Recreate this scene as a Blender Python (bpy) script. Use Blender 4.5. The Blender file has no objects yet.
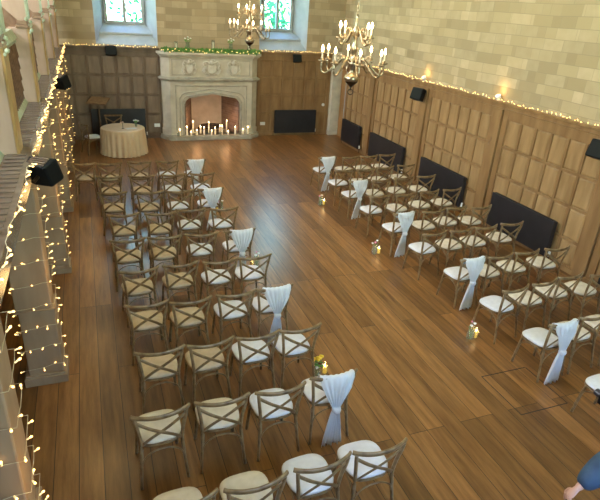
import bpy, bmesh, math, random
from mathutils import Vector, Matrix
random.seed(7)
C = bpy.context.scene.collection
SC = bpy.context.scene
PI = math.pi

# ---------------------------------------------------------------- camera
H = 4.27
yaw, pitch, roll, foc = .3854, .4323, .066, 530.2
F = Vector((math.sin(yaw)*math.cos(pitch), math.cos(yaw)*math.cos(pitch), -math.sin(pitch)))
Rr = Vector((math.cos(yaw), -math.sin(yaw), 0)); U = Rr.cross(F)
R2 = Rr*math.cos(roll)+U*math.sin(roll); U2 = -Rr*math.sin(roll)+U*math.cos(roll)
cd = bpy.data.cameras.new('camera'); cam = bpy.data.objects.new('camera', cd); C.objects.link(cam)
cam.matrix_world = Matrix(((R2.x, U2.x, -F.x, 0), (R2.y, U2.y, -F.y, 0), (R2.z, U2.z, -F.z, H), (0, 0, 0, 1)))
cd.sensor_fit = 'HORIZONTAL'; cd.sensor_width = 36; cd.lens = foc/600*36; cd.clip_start = .05; cd.clip_end = 300
SC.camera = cam

# ---------------------------------------------------------------- world, exposure, daylight and added fill
SC.view_settings.view_transform = 'Standard'; SC.view_settings.look = 'None'
SC.view_settings.gamma = 1; SC.view_settings.use_curve_mapping = False
SC.view_settings.exposure = 0.0
w = bpy.data.worlds.new('sky'); SC.world = w; w.use_nodes = True
nt = w.node_tree; nt.nodes.clear()
out = nt.nodes.new('ShaderNodeOutputWorld'); bg = nt.nodes.new('ShaderNodeBackground')
tc = nt.nodes.new('ShaderNodeTexCoord'); sx = nt.nodes.new('ShaderNodeSeparateXYZ'); cr = nt.nodes.new('ShaderNodeValToRGB')
nt.links.new(tc.outputs['Generated'], sx.inputs[0]); nt.links.new(sx.outputs['Z'], cr.inputs[0])
cr.color_ramp.elements[0].position = 0.0; cr.color_ramp.elements[0].color = (.50, .84, .60, 1)
cr.color_ramp.elements[1].position = .72; cr.color_ramp.elements[1].color = (.05, .26, 1, 1)
nt.links.new(cr.outputs[0], bg.inputs[0]); bg.inputs[1].default_value = 15.0
nt.links.new(bg.outputs[0], out.inputs[0])

def area(name, loc, rot, sx_, sy_, power, col, portal=False, spread=PI):
    l = bpy.data.lights.new(name, 'AREA'); l.shape = 'RECTANGLE'; l.size = sx_; l.size_y = sy_
    l.energy = power; l.color = col; l.spread = spread
    if portal: l.cycles.is_portal = True
    o = bpy.data.objects.new(name, l); C.objects.link(o); o.location = loc; o.rotation_euler = rot
    return o
def point(name, loc, power, col, r=.1):
    l = bpy.data.lights.new(name, 'POINT'); l.energy = power; l.color = col; l.shadow_soft_size = r
    o = bpy.data.objects.new(name, l); C.objects.link(o); o.location = loc; return o
# lamps outside the window openings, facing in; clerestory and rear ones are added fill
ADDED_WIN = [(2.0, 4.2), (5.0, 7.2), (8.0, 10.2), (11.0, 13.2), (14.0, 16.2)]
for k, (a, b) in enumerate(ADDED_WIN):
    area('added_side_fill', (-3.75, (a+b)/2, 6.2), (0, -math.radians(78), 0), 2.4, b-a, 390, (1, .965, .92))
area('added_rear_fill', (3.7, -3.5, 5.2), (math.radians(76), 0, 0), 5.0, 4.0, 250, (.93, .97, 1))  # added behind the camera to brighten surfaces that face it
for x in (1.21, 6.17):
    area('end_window_daylight', (x, 19.35, 5.2), (-math.radians(62), 0, 0), 1.4, 2.6, 80, (.50, .92, .74))

# ---------------------------------------------------------------- materials
def mat(name, col, rough=.6, metal=0, emis=None, es=0, spec=.5, coat=0):
    m = bpy.data.materials.new(name); m.use_nodes = True
    b = m.node_tree.nodes['Principled BSDF']
    b.inputs['Base Color'].default_value = (*col, 1); b.inputs['Roughness'].default_value = rough
    b.inputs['Metallic'].default_value = metal; b.inputs['Specular IOR Level'].default_value = spec
    b.inputs['Coat Weight'].default_value = coat
    if emis: b.inputs['Emission Color'].default_value = (*emis, 1); b.inputs['Emission Strength'].default_value = es
    return m
def noisy(name, c1, c2, scale=(6, 6, 6), rough=.6, detail=6, bump=.1, metal=0, spec=.5, mid=.5, kind='noise', bdist=.01):
    m = mat(name, c1, rough, metal, spec=spec); n = m.node_tree; b = n.nodes['Principled BSDF']
    t = n.nodes.new('ShaderNodeTexCoord'); mp = n.nodes.new('ShaderNodeMapping'); mp.inputs['Scale'].default_value = scale
    x = n.nodes.new('ShaderNodeTexNoise'); x.inputs['Scale'].default_value = 1; x.inputs['Detail'].default_value = detail
    r = n.nodes.new('ShaderNodeValToRGB'); r.color_ramp.elements[0].position = max(0, mid-.2); r.color_ramp.elements[1].position = mid+.2
    r.color_ramp.elements[0].color = (*c1, 1); r.color_ramp.elements[1].color = (*c2, 1)
    n.links.new(t.outputs['Object'], mp.inputs[0]); n.links.new(mp.outputs[0], x.inputs['Vector'])
    n.links.new(x.outputs['Fac'], r.inputs[0]); n.links.new(r.outputs[0], b.inputs['Base Color'])
    if bump:
        bp = n.nodes.new('ShaderNodeBump'); bp.inputs['Strength'].default_value = bump; bp.inputs['Distance'].default_value = bdist
        n.links.new(x.outputs['Fac'], bp.inputs['Height']); n.links.new(bp.outputs[0], b.inputs['Normal'])
    return m
def ashlar(name, axis, c1, c2, c3, bw=.62, bh=.27, mortar=(.42, .36, .25), rough=.85):
    """coursed stone blocks in uneven lengths; axis 'x': the wall runs along x, 'y': along y"""
    m = mat(name, c1, rough, spec=.2); n = m.node_tree; b = n.nodes['Principled BSDF']
    N = n.nodes.new; L = n.links.new
    t = N('ShaderNodeTexCoord'); s = N('ShaderNodeSeparateXYZ'); cb = N('ShaderNodeCombineXYZ')
    L(t.outputs['Object'], s.inputs[0]); L(s.outputs['X' if axis == 'x' else 'Y'], cb.inputs[0]); L(s.outputs['Z'], cb.inputs[1])
    def bricks(w_, h_, off, vec, c1_, c2_, sq=1.0):
        k = N('ShaderNodeTexBrick'); k.inputs['Scale'].default_value = 1; k.inputs['Brick Width'].default_value = w_
        k.inputs['Row Height'].default_value = h_; k.inputs['Mortar Size'].default_value = .006; k.inputs['Mortar Smooth'].default_value = .6
        k.offset = off; k.squash = sq; k.squash_frequency = 3; k.offset_frequency = 2
        k.inputs['Color1'].default_value = c1_; k.inputs['Color2'].default_value = c2_; k.inputs['Mortar'].default_value = (0, 0, 0, 1)
        L(vec, k.inputs['Vector']); return k
    ad = N('ShaderNodeVectorMath'); ad.operation = 'ADD'
    nz0 = N('ShaderNodeTexNoise'); nz0.inputs['Scale'].default_value = .9; nz0.inputs['Detail'].default_value = 1
    L(cb.outputs[0], nz0.inputs['Vector'])
    sc = N('ShaderNodeVectorMath'); sc.operation = 'SCALE'; sc.inputs['Scale'].default_value = .06
    L(nz0.outputs['Color'], sc.inputs[0]); L(cb.outputs[0], ad.inputs[0]); L(sc.outputs[0], ad.inputs[1])
    k1 = bricks(bw, bh, .5, ad.outputs[0], (0, 0, 0, 1), (1, 1, 1, 1), 1.45)
    k2 = bricks(bw*1.7, bh, .37, ad.outputs[0], (0, 0, 0, 1), (1, 1, 1, 1), .7)
    nz = N('ShaderNodeTexNoise'); nz.inputs['Scale'].default_value = 5; nz.inputs['Detail'].default_value = 8; L(cb.outputs[0], nz.inputs['Vector'])
    mx = N('ShaderNodeMix'); mx.data_type = 'RGBA'; L(k1.outputs['Color'], mx.inputs['Factor'])
    mx.inputs['A'].default_value = (*c1, 1); mx.inputs['B'].default_value = (*c2, 1)
    mx2 = N('ShaderNodeMix'); mx2.data_type = 'RGBA'; L(nz.outputs['Fac'], mx2.inputs['Factor'])
    L(mx.outputs['Result'], mx2.inputs['A']); mx2.inputs['B'].default_value = (*c3, 1)
    mm = N('ShaderNodeMath'); mm.operation = 'MULTIPLY'; mm.inputs[1].default_value = .55; L(k1.outputs['Fac'], mm.inputs[0])
    mx3 = N('ShaderNodeMix'); mx3.data_type = 'RGBA'; L(mm.outputs[0], mx3.inputs['Factor'])
    L(mx2.outputs['Result'], mx3.inputs['A']); mx3.inputs['B'].default_value = (*mortar, 1)
    bc = N('ShaderNodeMix'); bc.data_type = 'RGBA'; bc.blend_type = 'MULTIPLY'; bc.inputs['Factor'].default_value = .27
    L(mx3.outputs['Result'], bc.inputs['A']); L(k2.outputs['Color'], bc.inputs['B'])
    L(bc.outputs['Result'], b.inputs['Base Color'])
    bp = N('ShaderNodeBump'); bp.inputs['Strength'].default_value = .35; bp.inputs['Distance'].default_value = .01
    sb = N('ShaderNodeMath'); sb.operation = 'SUBTRACT'; L(nz.outputs['Fac'], sb.inputs[0]); L(k1.outputs['Fac'], sb.inputs[1])
    L(sb.outputs[0], bp.inputs['Height']); L(bp.outputs[0], b.inputs['Normal'])
    return m
def floorboards(name):
    m = mat(name, (.2, .1, .05), .3, spec=.5); n = m.node_tree; b = n.nodes['Principled BSDF']
    N = n.nodes.new; L = n.links.new
    t = N('ShaderNodeTexCoord'); s = N('ShaderNodeSeparateXYZ'); cb = N('ShaderNodeCombineXYZ')
    L(t.outputs['Object'], s.inputs[0]); L(s.outputs['Y'], cb.inputs[0]); L(s.outputs['X'], cb.inputs[1])
    def br(w_, h_, off):
        k = N('ShaderNodeTexBrick'); k.inputs['Scale'].default_value = 1; k.inputs['Brick Width'].default_value = w_; k.inputs['Row Height'].default_value = h_
        k.inputs['Mortar Size'].default_value = .004; k.inputs['Mortar Smooth'].default_value = .3; k.offset = off; k.offset_frequency = 3; k.inputs['Bias'].default_value = 0
        k.inputs['Color1'].default_value = (0, 0, 0, 1); k.inputs['Color2'].default_value = (1, 1, 1, 1); k.inputs['Mortar'].default_value = (.2, .2, .2, 1)
        L(cb.outputs[0], k.inputs['Vector']); return k
    k = br(3.7, .228, .43)
    mp = N('ShaderNodeMapping'); mp.inputs['Scale'].default_value = (16, 1.3, 1); L(t.outputs['Object'], mp.inputs[0])
    # shift the grain from board to board
    ad = N('ShaderNodeVectorMath'); ad.operation = 'ADD'; L(mp.outputs[0], ad.inputs[0])
    sc = N('ShaderNodeVectorMath'); sc.operation = 'SCALE'; sc.inputs['Scale'].default_value = 23; L(k.outputs['Color'], sc.inputs[0]); L(sc.outputs[0], ad.inputs[1])
    g = N('ShaderNodeTexNoise'); g.inputs['Scale'].default_value = 1; g.inputs['Detail'].default_value = 8; g.inputs['Roughness'].default_value = .65; L(ad.outputs[0], g.inputs['Vector'])
    big = N('ShaderNodeTexNoise'); big.inputs['Scale'].default_value = 1.1; big.inputs['Detail'].default_value = 4; L(t.outputs['Object'], big.inputs['Vector'])
    r = N('ShaderNodeValToRGB'); e = r.color_ramp.elements
    e[0].position = .28; e[0].color = (*FLOOR[0], 1); e[1].position = .72; e[1].color = (*FLOOR[1], 1); L(g.outputs['Fac'], r.inputs[0])
    r2 = N('ShaderNodeValToRGB'); r2.color_ramp.elements[0].color = (.58, .56, .52, 1); r2.color_ramp.elements[1].color = (1.12, 1.1, 1.05, 1); L(k.outputs['Color'], r2.inputs[0])
    mu = N('ShaderNodeMix'); mu.data_type = 'RGBA'; mu.blend_type = 'MULTIPLY'; mu.inputs['Factor'].default_value = 1
    L(r.outputs[0], mu.inputs['A']); L(r2.outputs[0], mu.inputs['B'])
    mo = N('ShaderNodeMix'); mo.data_type = 'RGBA'; L(k.outputs['Fac'], mo.inputs['Factor']); L(mu.outputs['Result'], mo.inputs['A']); mo.inputs['B'].default_value = (.028, .014, .007, 1)
    L(mo.outputs['Result'], b.inputs['Base Color'])
    bp = N('ShaderNodeBump'); bp.inputs['Strength'].default_value = .25; bp.inputs['Distance'].default_value = .004
    sb = N('ShaderNodeMath'); sb.operation = 'SUBTRACT'; L(g.outputs['Fac'], sb.inputs[0]); L(k.outputs['Fac'], sb.inputs[1]); L(sb.outputs[0], bp.inputs['Height']); L(bp.outputs[0], b.inputs['Normal'])
    return m
FLOOR = ((.150, .062, .017), (.395, .190, .062))
M = {}
M['floor'] = floorboards('oak_floorboards')
M['stone_y'] = ashlar('honey_ashlar_long_wall', 'y', (.44, .35, .205), (.70, .575, .385), (.49, .385, .23), .47, .20)
M['stone_x'] = ashlar('honey_ashlar_end_wall', 'x', (.44, .33, .205), (.68, .55, .38), (.48, .37, .235), .47, .20)
M['sill'] = noisy('window_reveal_limestone', (.38, .41, .43), (.48, .51, .53), (3, 3, 3), .8, bump=.05)
M['lime'] = noisy('fireplace_limestone', (.50, .45, .36), (.66, .60, .49), (4, 4, 4), .85, bump=.15)
M['lime_dark'] = noisy('fireplace_stone_moulding', (.34, .31, .25), (.50, .45, .36), (6, 6, 6), .85, bump=.15)
M['carve'] = noisy('carved_limestone', (.62, .58, .50), (.74, .69, .60), (9, 9, 9), .85, bump=.2)
M['brick'] = ashlar('fireplace_brick', 'y', (.24, .15, .11), (.34, .22, .16), (.20, .13, .10), .22, .07, (.40, .36, .32))
M['fireback'] = noisy('smoked_render', (.50, .38, .29), (.66, .52, .42), (3, 3, 3), .9)
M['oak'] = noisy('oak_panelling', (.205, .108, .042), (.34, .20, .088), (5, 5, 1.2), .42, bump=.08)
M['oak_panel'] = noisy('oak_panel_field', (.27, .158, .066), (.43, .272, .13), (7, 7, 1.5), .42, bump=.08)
M['oak_dark'] = noisy('dark_shaded_oak', (.11, .068, .04), (.18, .118, .075), (5, 5, 1.2), .5, bump=.08)  # panelling oak with the end wall's shade in its colour; also dark furniture oak
M['oak_dark_panel'] = noisy('shaded_oak_panel_field', (.165, .112, .075), (.25, .175, .12), (7, 7, 1.5), .5, bump=.08)  # panel oak toned down for the shade on that wall
M['pier'] = noisy('pier_grey_oak', (.26, .17, .10), (.36, .25, .155), (5, 5, 1.3), .6, bump=.1)
M['post'] = noisy('pink_lit_oak', (.42, .275, .195), (.54, .37, .27), (6, 6, 1.5), .55, bump=.08)  # oak with the pink light falling on it put into its colour
M['arris'] = noisy('golden_oak_edge', (.33, .19, .06), (.46, .28, .10), (10, 10, 3), .45)
M['screen'] = noisy('carved_screen_oak', (.20, .11, .06), (.32, .20, .12), (8, 8, 8), .5)
M['lattice'] = noisy('dark_fretwork_oak', (.12, .062, .032), (.24, .14, .08), (12, 12, 12), .4)
M['ledge'] = noisy('polished_grey_oak_ledge', (.15, .105, .075), (.25, .185, .135), (3, 9, 9), .22)
M['green'] = noisy('green_lit_edge', (.28, .31, .20), (.42, .46, .31), (8, 8, 8), .5)  # green cast and brightness of light on arcade edges put into the colour
M['chair'] = noisy('weathered_chair_oak', (.125, .073, .030), (.290, .192, .094), (14, 14, 14), .34, bump=.06, bdist=.002)
M['white_pad'] = noisy('white_seat_linen', (.64, .64, .68), (.74, .74, .78), (12, 12, 12), .8, bump=.1)
M['cream_pad'] = noisy('cream_seat_linen', (.62, .54, .43), (.74, .66, .55), (10, 10, 10), .85, bump=.15)
M['warm_lit_pad'] = noisy('warm_lit_seat_linen', (.50, .38, .25), (.60, .47, .33), (10, 10, 10), .85, bump=.15)  # pillar-side cushions with the warm light put into their colour
M['chiffon'] = noisy('white_chiffon', (.84, .86, .88), (.93, .94, .95), (20, 20, 4), .7, bump=.05)
def translucent(m, col, f):
    n = m.node_tree; b_ = n.nodes['Principled BSDF']; o_ = n.nodes['Material Output']
    t = n.nodes.new('ShaderNodeBsdfTranslucent'); t.inputs[0].default_value = (*col, 1); x = n.nodes.new('ShaderNodeMixShader'); x.inputs[0].default_value = f
    n.links.new(b_.outputs[0], x.inputs[1]); n.links.new(t.outputs[0], x.inputs[2]); n.links.new(x.outputs[0], o_.inputs[0])
translucent(M['chiffon'], (.9, .92, .95), .4)
M['cloth'] = noisy('champagne_tablecloth', (.66, .50, .33), (.74, .58, .41), (9, 9, 3), .3, bump=.05)
M['black'] = noisy('black_enamel', (.012, .011, .013), (.02, .018, .022), (5, 5, 5), .45, bump=0)
M['black_edge'] = mat('radiator_edge', (.03, .028, .035), .35)
M['speaker'] = mat('speaker_black_plastic', (.006, .007, .008), .55, spec=.2)
M['grille'] = mat('speaker_grille', (.012, .014, .014), .7, spec=.2)
M['brass'] = noisy('aged_brass', (.26, .21, .14), (.50, .42, .30), (20, 20, 20), .3, metal=1, bump=0)
M['darkmetal'] = mat('dark_bronze', (.08, .06, .045), .35, 1)
M['wax'] = mat('ivory_wax', (.85, .78, .62), .5, emis=(1, .6, .3), es=.15)
M['flame'] = mat('flame', (1, .8, .4), .5, emis=(1, .72, .36), es=28)
M['lampflame'] = mat('lamp_glow', (1, .8, .5), .5, emis=(1, .68, .34), es=34)
M['fairy'] = mat('fairy_light_glow', (1, .8, .4), .5, emis=(1, .60, .18), es=4.5)
M['fairytube'] = mat('fairy_light_sleeve', (.9, .8, .55), .4, emis=(1, .70, .28), es=.8)
M['wire'] = mat('clear_fairy_wire', (.62, .52, .34), .4)
M['leaf'] = noisy('garland_leaf', (.06, .22, .03), (.18, .42, .08), (30, 30, 30), .5, bump=0)
M['petal_w'] = mat('white_petals', (.85, .84, .80), .6)
M['petal_p'] = mat('pink_petals', (.78, .30, .42), .6)
M['petal_y'] = mat('yellow_petals', (.92, .60, .04), .6)
M['petal_r'] = mat('dark_red_petals', (.22, .01, .03), .6)
M['candle_y'] = mat('yellow_candle_wax', (.95, .66, .12), .5, emis=(1, .5, .06), es=.5)
M['white'] = mat('white_plastic', (.80, .80, .80), .4)
M['blue'] = noisy('blue_jacket_cloth', (.03, .062, .12), (.05, .10, .18), (9, 9, 9), .75, bump=.2)
M['navy'] = noisy('dark_trouser_cloth', (.02, .022, .03), (.035, .04, .05), (9, 9, 9), .8)
M['skin'] = mat('skin', (.66, .38, .29), .5)
M['hair'] = noisy('brown_hair', (.05, .03, .02), (.09, .055, .035), (40, 40, 40), .6)
M['door'] = noisy('orange_oak_door', (.30, .15, .05), (.42, .23, .09), (6, 6, 1), .45)
M['ceiling'] = noisy('ceiling_plaster', (.5, .45, .36), (.58, .52, .42), (1, 1, 1), .9)
M['bark'] = mat('bark', (.10, .07, .05), .9)
M['crown'] = noisy('tree_foliage', (.035, .17, .03), (.11, .34, .08), (3, 3, 3), .8)
M['grass'] = mat('lawn', (.12, .28, .08), .9)
M['log'] = noisy('charred_log', (.03, .022, .018), (.09, .06, .045), (10, 10, 10), .9)
M['plaque'] = noisy('orange_wood_plaque', (.50, .26, .14), (.66, .42, .26), (20, 20, 20), .5)
def glass(name, tint=(1, 1, 1), k=.12):
    m = bpy.data.materials.new(name); m.use_nodes = True; n = m.node_tree; n.nodes.clear()
    o = n.nodes.new('ShaderNodeOutputMaterial'); t = n.nodes.new('ShaderNodeBsdfTransparent'); t.inputs[0].default_value = (*tint, 1)
    g = n.nodes.new('ShaderNodeBsdfGlossy'); g.inputs['Roughness'].default_value = .05
    x = n.nodes.new('ShaderNodeMixShader'); lw = n.nodes.new('ShaderNodeLayerWeight'); lw.inputs[0].default_value = k
    n.links.new(lw.outputs['Facing'], x.inputs[0]); n.links.new(t.outputs[0], x.inputs[1]); n.links.new(g.outputs[0], x.inputs[2]); n.links.new(x.outputs[0], o.inputs[0])
    return m
M['pane'] = glass('window_glass', (.97, 1, .98), .05)
M['pane_warming'] = glass('light_warming_glass', (1, .985, .93), .05)  # faint tint made up to warm light entering the added windows
M['glass'] = glass('clear_vase_glass', (.9, .96, .95), .55)

n_ = M['glass'].node_tree; o_ = [q for q in n_.nodes if q.type == 'OUTPUT_MATERIAL'][0]; last = o_.inputs[0].links[0].from_socket
d__ = n_.nodes.new('ShaderNodeBsdfTranslucent'); d__.inputs[0].default_value = (.8, .95, .95, 1); x__ = n_.nodes.new('ShaderNodeMixShader'); x__.inputs[0].default_value = .22
n_.links.new(last, x__.inputs[1]); n_.links.new(d__.outputs[0], x__.inputs[2]); n_.links.new(x__.outputs[0], o_.inputs[0])

# ---------------------------------------------------------------- mesh helpers
def BM(): return bmesh.new()
def box(bm, x0, x1, y0, y1, z0, z1):
    v = [bm.verts.new(p) for p in ((x0, y0, z0), (x1, y0, z0), (x1, y1, z0), (x0, y1, z0), (x0, y0, z1), (x1, y0, z1), (x1, y1, z1), (x0, y1, z1))]
    for f in ((0, 3, 2, 1), (4, 5, 6, 7), (0, 1, 5, 4), (1, 2, 6, 5), (2, 3, 7, 6), (3, 0, 4, 7)): bm.faces.new([v[i] for i in f])
    return v
def prism(bm, poly, a, b, ax='z'):
    """extrude a 2-D polygon from a to b along ax (poly holds the other two coordinates in order)"""
    def P(p, t):
        return {'z': (p[0], p[1], t), 'y': (p[0], t, p[1]), 'x': (t, p[0], p[1])}[ax]
    lo = [bm.verts.new(P(p, a)) for p in poly]; hi = [bm.verts.new(P(p, b)) for p in poly]
    n = len(poly)
    bm.faces.new(lo[::-1]); bm.faces.new(hi)
    for i in range(n): bm.faces.new((lo[i], lo[(i+1) % n], hi[(i+1) % n], hi[i]))
def smooth_path(pts, n=4):
    pts = [Vector(p) for p in pts]; out_ = []
    for i in range(len(pts)-1):
        p0 = pts[max(0, i-1)]; p1 = pts[i]; p2 = pts[i+1]; p3 = pts[min(len(pts)-1, i+2)]
        for k in range(n):
            t = k/n
            out_.append(.5*((2*p1)+(-p0+p2)*t+(2*p0-5*p1+4*p2-p3)*t*t+(-p0+3*p1-3*p2+p3)*t**3))
    out_.append(pts[-1]); return out_
def tube(bm, pts, r, seg=6, up=(0, 0, 1), ry=None, caps=True):
    """sweep an ellipse (r across, ry along up) through pts; r may be a list"""
    pts = [Vector(p) for p in pts]; n = len(pts); rings = []; up = Vector(up)
    for i, p in enumerate(pts):
        d = (pts[min(n-1, i+1)]-pts[max(0, i-1)]).normalized()
        s = d.cross(up)
        if s.length < 1e-3: s = d.cross(Vector((1, 0, 0)))
        if s.length < 1e-3: s = d.cross(Vector((0, 1, 0)))
        s.normalize(); u = s.cross(d).normalized()
        a = r[i] if isinstance(r, (list, tuple)) else r
        b = a if ry is None else ry
        rings.append([bm.verts.new(p+s*a*math.cos(2*PI*k/seg)+u*b*math.sin(2*PI*k/seg)) for k in range(seg)])
    for i in range(n-1):
        for k in range(seg):
            bm.faces.new((rings[i][k], rings[i][(k+1) % seg], rings[i+1][(k+1) % seg], rings[i+1][k]))
    if caps: bm.faces.new(rings[0][::-1]); bm.faces.new(rings[-1])
def lathe(bm, prof, c=(0, 0, 0), seg=16, cap=True):
    """prof: list of (radius, z)"""
    rings = [[bm.verts.new((c[0]+max(r, 1e-4)*math.cos(2*PI*k/seg), c[1]+max(r, 1e-4)*math.sin(2*PI*k/seg), c[2]+z)) for k in range(seg)] for r, z in prof]
    for i in range(len(rings)-1):
        for k in range(seg): bm.faces.new((rings[i][k], rings[i][(k+1) % seg], rings[i+1][(k+1) % seg], rings[i+1][k]))
    if cap: bm.faces.new(rings[0][::-1]); bm.faces.new(rings[-1])
def ball(bm, c, r, sub=1, sc=(1, 1, 1)):
    mtx = Matrix.Translation(c) @ Matrix.Diagonal((*sc, 1))
    bmesh.ops.create_icosphere(bm, subdivisions=sub, radius=r, matrix=mtx)
def obj(name, bm, m, parent=None, bevel=0, smooth=False, loc=None):
    bmesh.ops.recalc_face_normals(bm, faces=bm.faces)
    me = bpy.data.meshes.new(name); bm.to_mesh(me); bm.free()
    if smooth:
        for p in me.polygons: p.use_smooth = True
    for mm in (m if isinstance(m, (list, tuple)) else [m]): me.materials.append(mm)
    o = bpy.data.objects.new(name, me); C.objects.link(o)
    if parent is not None: o.parent = parent
    if loc is not None: o.location = loc
    if bevel:
        b = o.modifiers.new('edge', 'BEVEL'); b.width = bevel; b.segments = 2; b.limit_method = 'ANGLE'
    return o
def thing(name, label, cat, loc=(0, 0, 0), rz=0, group=None):
    o = bpy.data.objects.new(name, None); C.objects.link(o); o.empty_display_size = .1
    o.location = loc; o.rotation_euler = (0, 0, rz); tag(o, label, cat, group); return o
def tag(o, label=None, cat=None, group=None, kind=None):
    if label: o['label'] = label
    if cat: o['category'] = cat
    if group: o['group'] = group
    if kind: o['kind'] = kind
    return o
def struct(name, bm, m, parent=None, bevel=0, label=None, smooth=False):
    o = obj(name, bm, m, parent, bevel, smooth)
    if parent is None: o['kind'] = 'structure'
    if label: o['label'] = label
    return o
def dup(root, loc, rz, label=None, group=None):
    r = root.copy(); C.objects.link(r); r.location = loc; r.rotation_euler = (0, 0, rz)
    if label: r['label'] = label
    if group: r['group'] = group
    for ch in list(root.children):
        c = ch.copy(); C.objects.link(c); c.parent = r
        for g in list(ch.children):
            d = g.copy(); C.objects.link(d); d.parent = c
    return r
def cut_wall(bm, u0, u1, z0, z1, t0, t1, holes, ax):
    """a wall slab with rectangular openings. ax 'x': runs along x (thickness in y), 'y': runs along y"""
    us = sorted({u0, u1, *[h[0] for h in holes], *[h[1] for h in holes]}); zs = sorted({z0, z1, *[h[2] for h in holes], *[h[3] for h in holes]})
    for i in range(len(us)-1):
        run = None
        for j in range(len(zs)-1):
            cu = (us[i]+us[i+1])/2; cz = (zs[j]+zs[j+1])/2
            solid = not any(h[0] < cu < h[1] and h[2] < cz < h[3] for h in holes)
            if solid: run = (run[0], zs[j+1]) if run else (zs[j], zs[j+1])
            if (not solid or j == len(zs)-2) and run:
                if ax == 'x': box(bm, us[i], us[i+1], t0, t1, run[0], run[1])
                else: box(bm, t0, t1, us[i], us[i+1], run[0], run[1])
                run = None

# ---------------------------------------------------------------- the room
W = 8.12; D = 18.0; ZC = 8.6; XL = -3.3; YR = -2.9
b = BM(); box(b, XL-.4, 9.4, YR-.4, D+.9, -.25, 0); struct('floor', b, M['floor'])
b = BM(); box(b, XL-.4, 9.4, YR-.4, D+.9, ZC, ZC+.3); struct('ceiling', b, M['ceiling'])
ALC = 8.40                                        # alcove wall beyond the end of the long panelled wall
WE = 16.75
# end wall: openings for the two windows and the fireplace
W1 = (.30, 2.10); W2 = (5.37, 7.05); WZ0, WZ1 = 2.84, 5.9
b = BM(); cut_wall(b, XL-.3, 9.3, 0, ZC, D, D+.75, [(W1[0], W1[1], WZ0, WZ1), (W2[0], W2[1], WZ0, WZ1), (2.72, 4.68, 0, 1.5)], 'x'); struct('wall_back', b, M['stone_x'])
# long stone wall and its alcove
b = BM(); box(b, W, W+.7, YR, WE, 0, ZC); struct('wall_right', b, M['stone_y'])
b = BM(); box(b, ALC, ALC+.6, WE, D, 0, ZC); struct('wall_alcove', b, M['stone_y'])
b = BM(); box(b, W-.03, W+.06, WE, WE+.07, 0, 2.62); struct('trim_1', b, M['sill'])
b = BM(); box(b, 8.04, ALC-.01, D-.2, D-.001, 0, 2.85)
box(b, 8.01, ALC-.01, D-.24, D-.001, 0, .14); struct('trim_2', b, M['lime'], bevel=.01)
# outer long wall beyond the gallery, with clerestory windows added to let in light
b = BM(); cut_wall(b, YR, D, 0, ZC, XL-.3, XL, [(a, c, 5.0, 7.4) for a, c in ADDED_WIN], 'y'); struct('wall_left', b, M['stone_y'])
b = BM(); cut_wall(b, XL, W, 0, ZC, YR-.3, YR, [(1.2, 6.2, 3.2, 7.2)], 'x'); struct('wall_rear', b, M['stone_x'])  # opening added for the rear fill lamp

# windows of the end wall: splayed stone reveals, stepped sloping sill, mullioned frame, glazing
for n, (a, c, ia, ic) in enumerate(((W1[0], W1[1], .63, 1.80), (W2[0], W2[1], 5.63, 6.71)), 1):
    yb = D+.72; zi = 3.46; zt = 5.75
    b = BM()
    root = None
    # sill: two slopes with an overhanging lip between
    prism(b, [(D-.0, WZ0+.001), (D+.0, WZ0+.02), (D+.31, WZ0+.29), (D+.31, WZ0+.001)], a+.001, c-.001, 'x')
    root = struct('window_%d' % n, b, M['sill'])
    b = BM(); prism(b, [(D+.30, WZ0+.27), (D+.27, WZ0+.29), (D+.27, WZ0+.335), (D+.72, zi), (D+.72, WZ0+.27)], a+.001, c-.001, 'x'); obj('window_sill', b, M['sill'], root)
    for s, (p, q) in enumerate(((a, ia), (c, ic))):
        b = BM(); e = p+(.001 if s == 0 else -.001)
        poly = [(e, D+.001), (q, yb), (e, yb)]
        prism(b, poly, WZ0+.002, WZ1-.01); obj('reveal', b, M['sill'], root)
    fr = BM(); t = .07
    box(fr, ia, ic, yb-.12, yb, zi-.05, zi+.03); box(fr, ia, ic, yb-.12, yb, zt, zt+.15)
    for x in (ia+.035, (ia+ic)/2, ic-.035): box(fr, x-.045, x+.045, yb-.12, yb, zi+.03, zt)
    box(fr, ia, ic, yb-.1, yb-.01, 4.72, 4.80)
    f = obj('window_frame', fr, M['sill'], root, bevel=.012)
    for lo, hi in ((ia+.08, (ia+ic)/2-.045), ((ia+ic)/2+.045, ic-.08)):
        b = BM(); box(b, lo, hi, yb-.06, yb-.055, zi+.03, zt); p_ = obj('window_pane', b, M['pane'], root)
# unseen clerestory and rear windows, added to brighten the hall
for k, (a, c) in enumerate(ADDED_WIN):
    b = BM(); box(b, XL-.2, XL-.1, a, a+.08, 5, 7.4); box(b, XL-.2, XL-.1, c-.08, c, 5, 7.4); box(b, XL-.2, XL-.1, a+.08, c-.08, 5, 5.08); box(b, XL-.2, XL-.1, a+.08, c-.08, 7.32, 7.4)
    box(b, XL-.2, XL-.1, (a+c)/2-.05, (a+c)/2+.05, 5.08, 7.32)
    r = struct('window_%d' % (k+3), b, M['sill']); b = BM(); box(b, XL-.155, XL-.15, a+.08, c-.08, 5.08, 7.32); obj('window_pane', b, M['pane_warming'], r)
b = BM(); box(b, 1.2, 1.3, YR-.2, YR-.1, 3.2, 7.2); box(b, 6.1, 6.2, YR-.2, YR-.1, 3.2, 7.2)
for x in (2.4, 3.65, 4.9): box(b, x, x+.1, YR-.2, YR-.1, 3.2, 7.2)
r = struct('window_8', b, M['sill']); b = BM(); box(b, 1.3, 6.1, YR-.155, YR-.15, 3.2, 7.2); obj('window_pane', b, M['pane_warming'], r)

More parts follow.
